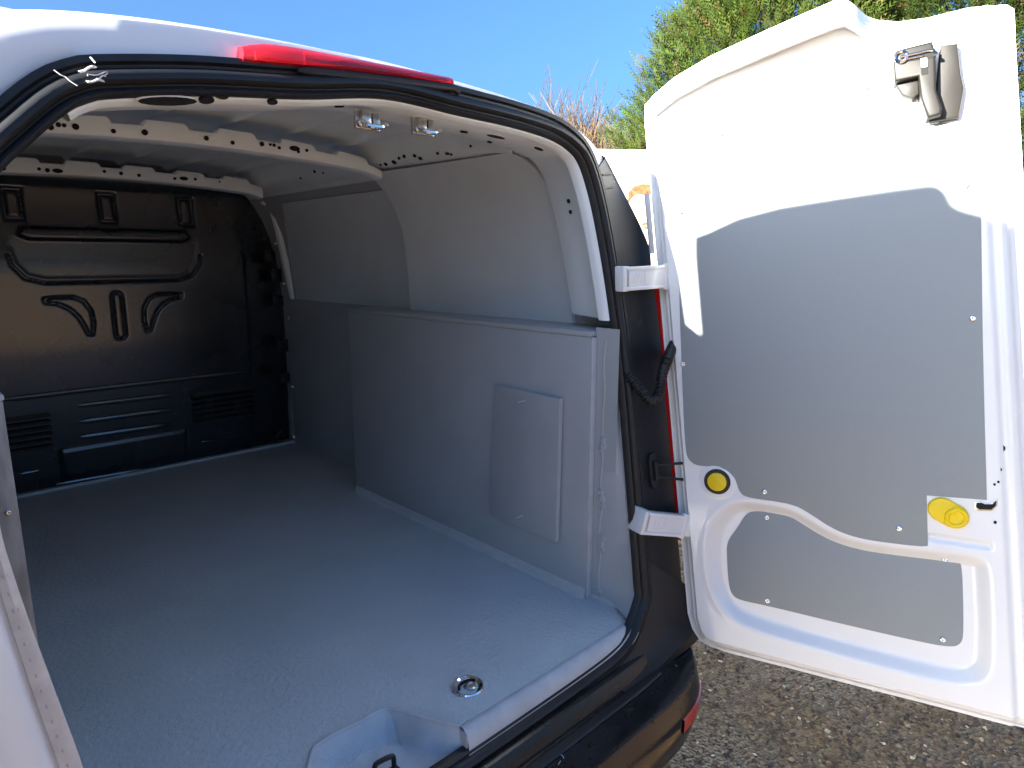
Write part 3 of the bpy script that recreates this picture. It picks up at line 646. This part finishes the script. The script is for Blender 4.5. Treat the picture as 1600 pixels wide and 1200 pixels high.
for px, py in [(852, 1158), (862, 1152), (892, 1089), (838, 1197), (875, 1192), (942, 1088), (878, 1182)]:
    p = onz(px, py, -1.134); a = rng.random()*3; d = np.array((math.cos(a), math.sin(a), 0))*.007
    ch.tube([p-d, p+np.array((.002, .001, .002)), p+d*.8+np.array((0, .003, 0))], .0009, 4)
for px, py in [(150, 900), (130, 1100), (559, 999), (588, 784), (259, 741), (1020, 790), (305, 735)]:
    p = onz(px, py, -.9985); ch.obox(p, (.0022, .0006, 0), (0, .0014, 0), (0, 0, .0005))
tag(ch.build('paint_flakes', CHIP, van), kind='stuff')
# threads and paint smear stuck to the seal at the top left
th = MB()
th.tube(spline([onR(*p, off=-.030) for p in [(84, 109), (95, 117), (102, 120), (110, 127), (121, 134)]], 14), .0008, 5)
th.tube([onR(*p, off=-.026) for p in [(141, 89), (149, 98)]], .0014, 5)
th.tube(spline([onR(*p, off=-.031) for p in [(137, 119), (138, 116), (152, 117), (166, 112), (168, 115), (163, 118)]], 14), .0008, 5)
for (x0, y0, x1, y1, r) in [(122, 111, 152, 104, .0020), (134, 126, 164, 127, .0018), (150, 122, 166, 119, .0012)]:
    th.tube(spline([onR(x0+(x1-x0)*k, y0+(y1-y0)*k+2*math.sin(k*7), off=-.028) for k in np.linspace(0, 1, 7)], 10), [r*.2]+[r]*8+[r*.2], 6)
th.build('loose_threads', CHIP, van)
# ---- left jamb edge, close to the lens: white panel with a pale spot-welded flange
def jambL(px, py, y=.90): return ony(px, py, y)
ein = spline([jambL(*p) for p in [(-14, 740), (2, 832), (22, 900), (44, 965), (68, 1030), (92, 1095), (118, 1165), (150, 1255), (180, 1340)]], 50)
eout = spline([jambL(*p) for p in [(-34, 740), (-22, 832), (-2, 912), (18, 980), (41, 1050), (65, 1120), (86, 1178), (114, 1260), (145, 1340)]], 50)
lp = MB().grid([ein+np.array((0, .012, 0)), ein, ein*.5+eout*.5+np.array((0, -.003, 0)), eout, eout+np.array((-.001, .006, 0))]).build('left_jamb_flange', PRIMER, van, ang=40)
MB().grid([eout+np.array((-.001, .006, 0)), eout+np.array((-.004, .004, 0)), eout+np.array((-.010, -.006, 0)), eout+np.array((-.05, -.018, 0)), eout+np.array((-.12, -.02, 0)), eout+np.array((-.20, .03, 0))]).build('left_jamb', WHITE, van, ang=60)
for k in range(3, 48, 2):
    q = ein[k]*.45+eout[k]*.55; MB().disc(q+np.array((0, -.0022, 0)), (0, -1, 0), [(.0042*random.uniform(.7, 1.2), -.003), (.0034, .0002), (.001, .0002)], 10, random.uniform(.7, 1.1)).build('spot_weld', WELD, lp)

# ================================================================== REAR DOORS
PXO = lambda L: [od(*p) for p in L]
topl = PXO([(1007, 161), (1011, 152), (1030, 137), (1056, 116), (1112, 84), (1187, 51), (1262, 19), (1304, 2), (1317, -1), (1331, 6), (1352, 19), (1375, 25), (1405, 27), (1450, 21), (1517, 4), (1577, -1)])
UMIN, UMAX = -.010, .842
tu = [-.010, -.006]+[a for a, b in topl[2:]]+[UMAX]; tv = [1.16, 1.215]+[b for a, b in topl[2:]]+[topl[-1][1]-.012]
bu = [-.010, .0, .02, .05, .09, .842]; bv = [-.25, -.295, -.326, -.336, -.340, -.341]
def ttop(u): return np.interp(u, tu, tv)
def tbot(u): return np.interp(u, bu, bv)
UPL = PXO([(1522, 192), (1533, 340), (1535, 500), (1538, 640), (1542, 781), (1448, 774), (1450, 855), (1412, 851), (1356, 844), (1319, 834), (1292, 821), (1262, 802), (1240, 789), (1210, 783), (1165, 777), (1155, 768), (1150, 750), (1144, 742), (1135, 734), (1120, 729), (1090, 728), (1077, 720), (1071, 705), (1066, 600), (1061, 450), (1060, 340), (1067, 290), (1080, 255), (1100, 225), (1200, 180), (1330, 130), (1390, 125), (1400, 170), (1440, 192)])
LOWL = PXO([(1133, 851), (1150, 829), (1161, 810), (1172, 802), (1210, 803), (1244, 809), (1270, 823), (1300, 836), (1337, 848), (1394, 857), (1450, 862), (1480, 868), (1499, 879), (1506, 892), (1508, 997), (1504, 1012), (1491, 1018), (1450, 1012), (1300, 977), (1199, 952), (1154, 943), (1141, 934), (1136, 915), (1134, 881)])
POCK = PXO([(1108, 830), (1125, 800), (1150, 783), (1205, 790), (1238, 796), (1258, 808), (1290, 828), (1319, 841), (1356, 851), (1412, 858), (1450, 861), (1535, 872), (1548, 890), (1552, 1040), (1540, 1062), (1510, 1071), (1450, 1060), (1337, 1030), (1187, 988), (1140, 965), (1115, 930), (1104, 880)])
WEDGE = PXO([(1080, 148), (1120, 112), (1200, 78), (1290, 47), (1322, 50), (1310, 58), (1230, 80), (1150, 122), (1100, 146)])
def chaikin(P, n=2, closed=True):
    P = [np.array(p, float) for p in P]
    for _ in range(n):
        Q = []
        for i in range(len(P) if closed else len(P)-1):
            a, b = P[i], P[(i+1) % len(P)]; Q += [a*.75+b*.25, a*.25+b*.75]
        P = Q if closed else [P[0]]+Q[1:-1]+[P[-1]]
    return [tuple(p) for p in P]
POCK = chaikin(POCK, 3); LOWL = chaikin(LOWL, 2); UPL = UPL[:7]+chaikin(UPL[7:], 2, False)
def door_relief(u, t, dedge):
    wv = -.022+.030*sst(.010, .016, dedge)*0-.006+.014*sst(.014, .022, dedge)+.014*sst(.026, .036, dedge)+0*u
    wv = wv+sst(.034, .060, dedge)*.0
    top = np.exp(-((dedge-.013)/.004)**2)*.0035
    wv = wv+top
    fe = UMAX-u
    wv = np.where(fe < .09, wv-.012*sst(.075, .060, fe)*sst(1.30, 1.2, t)-.010*sst(.040, .030, fe)*sst(1.30, 1.2, t)+.006*np.exp(-((fe-.05)/.006)**2), wv)
    dp = sdf_poly(u, t, POCK); wv = wv-.024*sst(.006, -.034, dp)+.0012*np.exp(-((dp-.010)/.010)**2)
    q = od(1496, 846); wv = wv-.008*sst(.006, -.006, np.maximum(np.abs(u-q[0])-.068, np.abs(t-q[1])-.007))
    q = od(1121, 752); dk = np.hypot(u-q[0], t-q[1]); wv = wv+.003*sst(.050, .040, dk)
    wv = wv+.0006*np.sin(u*21+t*5)+.0006*np.sin(t*13)
    return wv
def make_door(mir):
    hub = D(0, -.3, 0)
    NU, NT = 210, 400
    s = np.linspace(0, 1, NU); s = np.where(s < .12, (s/.12)**1.6*.12, s)
    u = UMIN+s*(UMAX-UMIN); r = np.linspace(0, 1, NT); r = r+.0*r
    Ug = np.repeat(u[None, :], NT, 0); Tg = tbot(u)[None, :]+r[:, None]*(ttop(u)-tbot(u))[None, :]
    Ue = Ug+.018*np.clip((1.3-Tg)/1.6, 0, 1)*sst(.74, .842, Ug)
    out = [(a, tbot(a)) for a in u]+[(a, ttop(a)) for a in u[::-1]]
    de = -sdf_poly(Ug, Tg, out); de = np.maximum(de, 0)
    W = door_relief(Ug, Tg, de)
    hood = (.025+.085*np.clip(Ug/.5, 0, 1))*sst(.066, .050, ttop(Ug)-Tg)*sst(-.005, .03, Ug)*sst(.575, .515, Ug)
    W = W+hood; Tg = Tg-.26*hood
    P = H+Ue[..., None]*U+Tg[..., None]*A+W[..., None]*N
    back = H+Ue[..., None]*U+Tg[..., None]*A+(hood*.9-.034-.022*sst(.0, .08, de)-.03*sst(.3, .0, np.abs(Tg-.6)/1.2)*0)[..., None]*N
    mb = MB().grid(P); bk = back[::8, ::8]
    mb.grid(back[np.r_[0:NT:8, NT-1]][:, np.r_[0:NU:6, NU-1]])
    rim_i = [(0, j) for j in range(NU)]+[(i, NU-1) for i in range(NT)]+[(NT-1, j) for j in range(NU-1, -1, -1)]+[(i, 0) for i in range(NT-1, -1, -1)]
    e0 = np.array([P[i, j] for i, j in rim_i]); e1 = np.array([back[i, j] for i, j in rim_i])
    mb.grid([e0, e0*.5+e1*.5, e1])
    door = mb.build('rear_door', WHITE, van, mirror=mir, ang=50)
    if not mir: door['label'] = 'open white rear door with grey lining boards'
    up_ = MB().prism([D(a, b, -.0035) for a, b in UPL], N*.0055, .001).build('lining_board', LINER, door, mirror=mir)
    lo_b = MB().prism([D(a, b, -.027) for a, b in LOWL], N*.0055, .001).build('lining_board', LINER, door, mirror=mir)
    if mir:
        MB().grid([[D(a, b, -.03) for a in np.linspace(.0, .84, 12)] for b in (-.33, -.385)]).grid([[D(a, b, -.036) for a in np.linspace(.0, .84, 12)] for b in (-.33, -.385)]).build('sun_block_strip', RUBBER, door, mirror=True)  # unseen strip added under the left door to keep sun off the ground
        return
    fr = face_rot(N)
    for px in [(1130, 214), (1356, 142), (1513, 294), (1065, 335), (1520, 497), (1068, 569), (1195, 768), (1405, 825)]:
        place('screw', SCREW, D(*od(*px), .002), door, fr)
    for px in [(1197, 812), (1478, 878), (1198, 943), (1475, 1005)]: place('screw', SCREW, D(*od(*px), -.0215), door, fr)
    # yellow release button in a black ring
    a, b = od(1121, 752); c = D(a, b, 0)
    ring = MB().disc(c, N, [(.036, .0), (.036, .006), (.033, .0085), (.028, .0085), (.026, .004)], 32).build('button_ring', PLASTIC, door)
    btn = MB().disc(c, N, [(.0262, .003), (.0262, .009), (.024, .0105), (.001, .0108)], 28).build('release_button', YELLOW, ring)
    e1 = U; e2 = A/np.linalg.norm(A)
    MB().tube([c+N*.0112+e1*x+e2*y for x, y in [(-.010, .008), (-.004, -.002), (.0, -.008), (.012, -.008)]], .0010, 5).tube([c+N*.0112+e1*x+e2*y for x, y in [(-.004, .010), (-.002, .003), (.005, .004)]], .0010, 5).build('button_mark', YELLOW, door)
    # yellow pull handle
    h0, h1 = od(1471, 795), od(1491, 806); c0, c1 = D(*h0, 0), D(*h1, 0)
    ax = c1-c0; ax /= np.linalg.norm(ax); az = np.cross(N, ax)
    R_ = .0295; cap = [c1+R_*(ax*math.cos(t)+az*math.sin(t)) for t in np.linspace(-math.pi/2, math.pi/2, 14)]+[c0-R_*(ax*math.cos(t)+az*math.sin(t)) for t in np.linspace(-math.pi/2, math.pi/2, 14)]
    hd = MB().prism(cap, N*.010, .004, 3).build('pull_handle', YELLOW, door)
    rg = MB()
    cc = c1+ax*.002+N*.010
    pts = [cc+.0215*(ax*math.cos(t)+az*math.sin(t))*(1 if math.cos(t) > -.55 else .82) for t in np.linspace(0, 2*math.pi, 25)]
    rg.tube(pts, .0062, 8).build('finger_ring', YELLOW, hd)
    MB().disc(cc-N*.003, N, [(.0185, .0), (.017, .0045), (.012, .0048), (.009, .004), (.001, .0038)], 20).build('finger_pad', YELLOW, hd)
    # latch slot with a grey rim
    sl_ = [(1522, 784), (1532, 784), (1538, 787), (1553, 786), (1560, 779), (1558, 790), (1550, 798), (1528, 798), (1522, 794)]
    P_ = [od(*p) for p in sl_]; cu = np.mean(P_, 0)
    def wl(a, b): return float(door_relief(np.array([a]), np.array([b]), np.array([UMAX-a]))[0])
    rim = MB().prism([D(a, b, wl(a, b)-.004) for a, b in P_], N*.0065, .0015).build('latch_slot_rim', STEEL, door)
    MB().prism([D(cu[0]+(a-cu[0])*.84, cu[1]+(b-cu[1])*.72, wl(a, b)-.003) for a, b in P_], N*.0068).build('latch_slot', DARK, rim)
    for px, r, sx in [((1567, 702), .0075, .55), ((1563, 734), .004, .6), ((1554, 757), .0032, .5), ((1560, 753), .0032, .5), ((1555, 816), .004, .5)]:
        a, b = od(*px); MB().disc(D(a, b, wl(a, b)), N, [(r, -.003), (r, .0014), (r*.6, .001)], 14, sx*1.6, U).build('hole', DARK, door)
    # drain notches and sealer on the bottom hem
    for px in [(1133, 1010), (1413, 1081)]:
        a, b = od(*px); MB().obox(D(a, b, wl(a, b)*0-.010), U*.008, A*.004, N*.003, .001).build('drain_plug', WHITE, door)
    MB().tube([D(a, tbot(a)+.0155, -.0185+.001*math.sin(a*90)) for a in np.linspace(.06, .83, 90)], .0022, 5).build('sealer_bead', PRIMER, door)
    # upper latch housing
    def L(px, py, wv): return D(*od(px, py), wv)
    pl_ = MB().prism([L(*p, .0) for p in [(1468, 76), (1494, 73), (1499, 120), (1504, 143), (1496, 187), (1450, 195), (1446, 180), (1458, 178)]], N*.026, .004).build('latch_housing', BROWNPL, door)
    MB().prism([L(*p, .0) for p in [(1393, 98), (1408, 88), (1453, 77), (1458, 95), (1459, 150), (1468, 178), (1466, 188), (1446, 193), (1436, 165), (1432, 130), (1396, 138)]], N*.058, .006, 3).build('latch_body', BROWNPL, pl_)
    MB().prism([L(*p, .0) for p in [(1398, 136), (1432, 129), (1434, 152), (1424, 160), (1409, 154)]], N*.034, .003).build('latch_foot', BROWNPL, pl_)
    sh = .061
    MB().prism([L(*p, .052) for p in [(1404, 101), (1452, 89), (1458, 88), (1458, 100), (1450, 103), (1406, 110)]], N*.0075).prism([L(*p, .052) for p in [(1435, 105), (1445, 103), (1446, 127), (1436, 129)]], N*.0075).build('latch_slot', DARK, pl_)
    q = [L(*p, .064) for p in [(1405, 102), (1430, 97), (1448, 93), (1457, 95), (1459, 99)]]
    rd = MB().tube(spline(q, 16), .0030, 6)
    rd.tube([L(1405, 102, .062)+.0115*(U*math.cos(t)+e2*math.sin(t)) for t in np.linspace(0, 6.28, 20)], .0042, 6).tube([L(*p, .0635) for p in [(1412, 106), (1438, 101)]], .0022, 6).build('latch_rod', CHROME, pl_)
    MB().obox(L(1440, 111, .061), U*.006, e2*.010, N*.002, .001).build('latch_tab', PRIMER, pl_)
    MB().tube([L(*p, .008) for p in [(1449, 194), (1466, 191)]], .004, 6).build('latch_clip', PRIMER, pl_)
    # pressed flange pieces along the hinge edge
    for py0, py1 in [(300, 395)]:
        fl_ = MB(); rows = []
        for k in np.linspace(0, 1, 12):
            py = py0+(py1-py0)*k; b = od(1040, py)[1]
            rows.append([D(-.010, b, -.014), D(-.022, b, -.018), D(-.028, b, -.024), D(-.032, b, -.034), D(-.020, b, -.040)])
        fl_.grid(rows).build('hinge_flange', WHITE, door)
make_door(False); make_door(True)
# wheels and axle end, mostly hidden under the body
for sx in (1.565, .015):
    for yy in (1.95, 4.75):
        wh = MB().disc((sx-.10, yy, -1.28), (1, 0, 0), [(.20, 0), (.30, .0), (.32, .03), (.32, .17), (.30, .20), (.20, .2)], 36).build('wheel', TYRE, van)
        MB().disc((sx-.09, yy, -1.28), (1, 0, 0), [(.205, .0), (.205, .18), (.16, .185), (.05, .17), (.01, .17)], 28).build('rim', STEEL, wh)

# ================================================================== BACKGROUND
def az(px): return YAW+math.atan((px-800)/math.hypot(F, 600-HZ))
def at(px, dist): a = az(px); return np.array([math.sin(a)*dist, math.cos(a)*dist, 0])
# white panel van parked beyond, with a printed portrait on its side
def parked_van():
    o = at(990, 6.6); nrm = np.array([-.62, -.78, 0]); nrm /= np.linalg.norm(nrm); e = np.array([-nrm[1], nrm[0], 0])
    if e[0] < 0: e = -e
    r = empty('parked_van', o, 'sunlit white van beyond the open door with a printed face on its side', 'van')
    def P(s, h, d): return o+e*s+np.array([0, 0, h])-nrm*d
    htop = 1.6+(HZ-243)/F*6.6*math.cos(az(990)-YAW)*1.0
    bm = MB().obox(P(1.4, (htop+.45)/2, 1.0), e*2.3, nrm*1.0, np.array([0, 0, (htop-.45)/2]), .06)
    bm.build('cargo_body', WHITE, r, rel=False)
    MB().prism([P(3.72, .45, .1), P(5.3, .45, .1), P(5.35, 1.2, .1), P(4.9, 1.4, .1), P(4.4, 2.2, .1), P(3.72, 2.3, .1)], -nrm*1.8, .04).build('cab', WHITE, r, rel=False)
    MB().prism([P(3.9, 1.35, .09), P(4.75, 1.35, .09), P(4.35, 2.05, .09), P(3.9, 2.1, .09)], -nrm*.05).build('window', GLASS, r, rel=False)
    for s_ in (-.1, 4.5):
        for d_ in (.02, 1.78):
            w_ = MB().disc(P(s_, .34, d_+.2), nrm, [(.22, 0), (.33, .0), (.34, .02), (.34, .2), (.32, .22), (.2, .22)], 28).build('wheel', TYRE, r, rel=False)
            MB().disc(P(s_, .34, d_+.18), nrm, [(.21, 0), (.21, .2), (.1, .23), (.01, .22)], 24).build('rim', STEEL, w_, rel=False)
    def Q(px, py, d):
        dd = ray(px, py); c = np.array([0, 0, CZ]); k = ((P(0, 0, d)-c)@nrm)/(dd@nrm); return c+dd*k
    por = MB().prism([Q(1012+34*math.cos(t)*(1 if math.sin(t) < 0 else .85), 352+62*math.sin(t), -.001) for t in np.linspace(0, 6.28, 30, endpoint=False)], nrm*.002).build('printed_face', SKIN, r, rel=False)
    MB().prism([Q(*p, -.004) for p in [(980, 318), (982, 300), (990, 291), (1004, 287), (1022, 288), (1040, 297), (1045, 318), (1036, 305), (1022, 303), (1008, 305), (996, 303), (988, 308)]], nrm*.002).build('printed_hair', HAIR, r, rel=False)
    MB().prism([Q(*p, -.004) for p in [(1000, 351), (1008, 347), (1018, 349), (1014, 351), (1006, 352)]], nrm*.002).prism([Q(*p, -.004) for p in [(1003, 356), (1009, 353), (1016, 355), (1009, 358)]], nrm*.002).build('printed_eye', HAIR, r, rel=False)
    MB().prism([Q(*p, -.004) for p in [(1003, 392), (1012, 389), (1024, 391), (1014, 396)]], nrm*.002).build('printed_mouth', HAIR, r, rel=False)
parked_van()
# evergreen trees
FOL = colmat('conifer_leaf', 'col', .6)
_n = FOL.node_tree.nodes; _n['Principled BSDF'].inputs['Specular IOR Level'].default_value = .15
def conifer(px, dist, rad, hgt, label, seed, tint, nf=34000):
    g = np.random.default_rng(seed); o = at(px, dist)
    r = empty('conifer_tree', o, label, 'tree', 'conifers behind the door')
    mb = MB(); mb.tube([o+np.array((.05*math.sin(k), .04*math.cos(2*k), hgt*k/8)) for k in range(9)], [.16*(1-k/9)+.02 for k in range(9)], 8)
    def R(z, a):
        f = z/hgt; p = (1-max(0, (f-.45)/.55)**1.6)*min(1, .65+f*1.2)
        return rad*p*(1+.16*math.sin(3*a+z*1.3+seed)+.10*math.sin(7*a-2.1*z)+.08*math.sin(5*z+2*a))
    for k in range(34):
        z = .4+(hgt-.8)*k/34; a = k*2.4; q = R(z, a)*.8
        mb.tube([o+np.array((0, 0, z)), o+np.array((math.cos(a)*q*.5, math.sin(a)*q*.5, z+.18)), o+np.array((math.cos(a)*q, math.sin(a)*q, z+.5))], [.03, .02, .006], 5)
    mb.build('trunk', BARK, r, rel=False)
    z = .25+(hgt-.25)*g.random(nf); a = g.random(nf)*6.283
    f = z/hgt; pz = (1-np.clip((f-.45)/.55, 0, 1)**1.6)*np.minimum(1, .65+f*1.2)
    Rm = rad*pz*(1+.16*np.sin(3*a+z*1.3+seed)+.10*np.sin(7*a-2.1*z)+.08*np.sin(5*z+2*a)+.05*np.sin(13*a+9*z))
    q = Rm*(1-.40*g.random(nf)**1.8+.05*g.normal(size=nf))
    c = o+np.stack([np.cos(a)*q, np.sin(a)*q, z], 1)
    nz = lambda v: v/np.linalg.norm(v, axis=1)[:, None]
    d = nz(np.stack([np.cos(a), np.sin(a), .9+.6*g.random(nf)], 1)+g.normal(0, .33, (nf, 3)))
    sd = nz(np.cross(d, g.normal(0, 1, (nf, 3)))); nn = np.cross(d, sd)
    L = (.11+.15*g.random(nf))[:, None]
    col = tint*(.55+.9*g.random((nf, 1)))*(1+.10*g.normal(size=(nf, 3))); br = g.random(nf) < .04; col[br] = (.07, .045, .018)
    T = []; Cc = []; m = 5
    for i in range(m+1):
        fr = i/m; p = c+d*L*fr+nn*.03*math.sin(fr*2.5); ln = L*.36*(1-.75*fr)+.010
        for s_ in ((-1, 1) if i < m else (0,)):
            t = p+d*ln*.85+sd*ln*s_*.7+nn*g.normal(0, .012, (nf, 1)); wv = sd*.008 if s_ == 0 else d*.011
            T.append(np.stack([p-wv, p+wv, t], 1)); Cc.append(np.repeat((col*(.8+.4*fr))[:, None], 3, 1))
    V = np.concatenate(T).reshape(-1, 3)-np.array(r.location); Cc = np.clip(np.concatenate(Cc).reshape(-1, 3), 0, 1)
    me = bpy.data.meshes.new('crown'); nt_ = len(V)//3
    me.vertices.add(len(V)); me.vertices.foreach_set('co', V.astype(np.float32).ravel())
    me.loops.add(len(V)); me.loops.foreach_set('vertex_index', np.arange(len(V), dtype=np.int32))
    me.polygons.add(nt_); me.polygons.foreach_set('loop_start', np.arange(0, len(V), 3, dtype=np.int32))
    me.update(calc_edges=True); me.materials.append(FOL)
    ca = me.color_attributes.new('col', 'FLOAT_COLOR', 'POINT'); ca.data.foreach_set('color', np.concatenate([Cc, np.ones((len(Cc), 1))], 1).astype(np.float32).ravel())
    cr = bpy.data.objects.new('crown', me); COL.objects.link(cr); cr.parent = r
conifer(1192, 9.6, 1.58, 6.6, 'bright green conifer rising left of the open door', 3, np.array((.027, .042, .006)))
conifer(1480, 10.2, 1.55, 6.9, 'darker green conifer behind the top of the open door', 5, np.array((.019, .031, .005)))
# leafless shrubs on the boundary
def bare(px, dist, hgt, seed, label):
    g = np.random.default_rng(seed); o = at(px, dist); r = empty('bare_shrub', o, label, 'shrub', 'leafless shrubs along the boundary'); mb = MB()
    def grow(p, d, L, rad, lev):
        q = p+d*L; mid = p+d*L*.5+g.normal(0, .04*L, 3)
        mb.tube([p, mid, q], [rad, rad*.8, rad*.6], 4 if lev < 2 else 3, cap=False)
        if lev >= 4: return
        for k in range(5):
            dd = d+g.normal(0, .36, 3)+np.array((0, 0, .12)); dd /= np.linalg.norm(dd)
            grow(p+d*L*(.4+.6*g.random()), dd, L*(.55+.25*g.random()), rad*.6, lev+1)
    for k in range(20):
        d = np.array((g.normal()*.25, g.normal()*.25, 1)); d /= np.linalg.norm(d)
        grow(o+np.array((g.normal()*.25, g.normal()*.25, 0)), d, hgt*.36, .034, 1)
    mb.build('branches', TWIG, r, smooth=False, rel=False, fix=False)
for k, (px, ds, h, lb_) in enumerate([(868, 17, 6.4, 'leafless shrub just above the van roof corner, leftmost of the row'), (905, 16, 6.6, 'tall leafless shrub over the right end of the van roof'), (938, 16.5, 6.2, 'brown leafless shrub above the black pillar'), (968, 15.5, 5.6, 'reddish leafless shrub beside the conifer'), (998, 15.0, 5.2, 'low leafless shrub tucked against the conifer')]):
    bare(px, ds, h, 20+k, lb_)
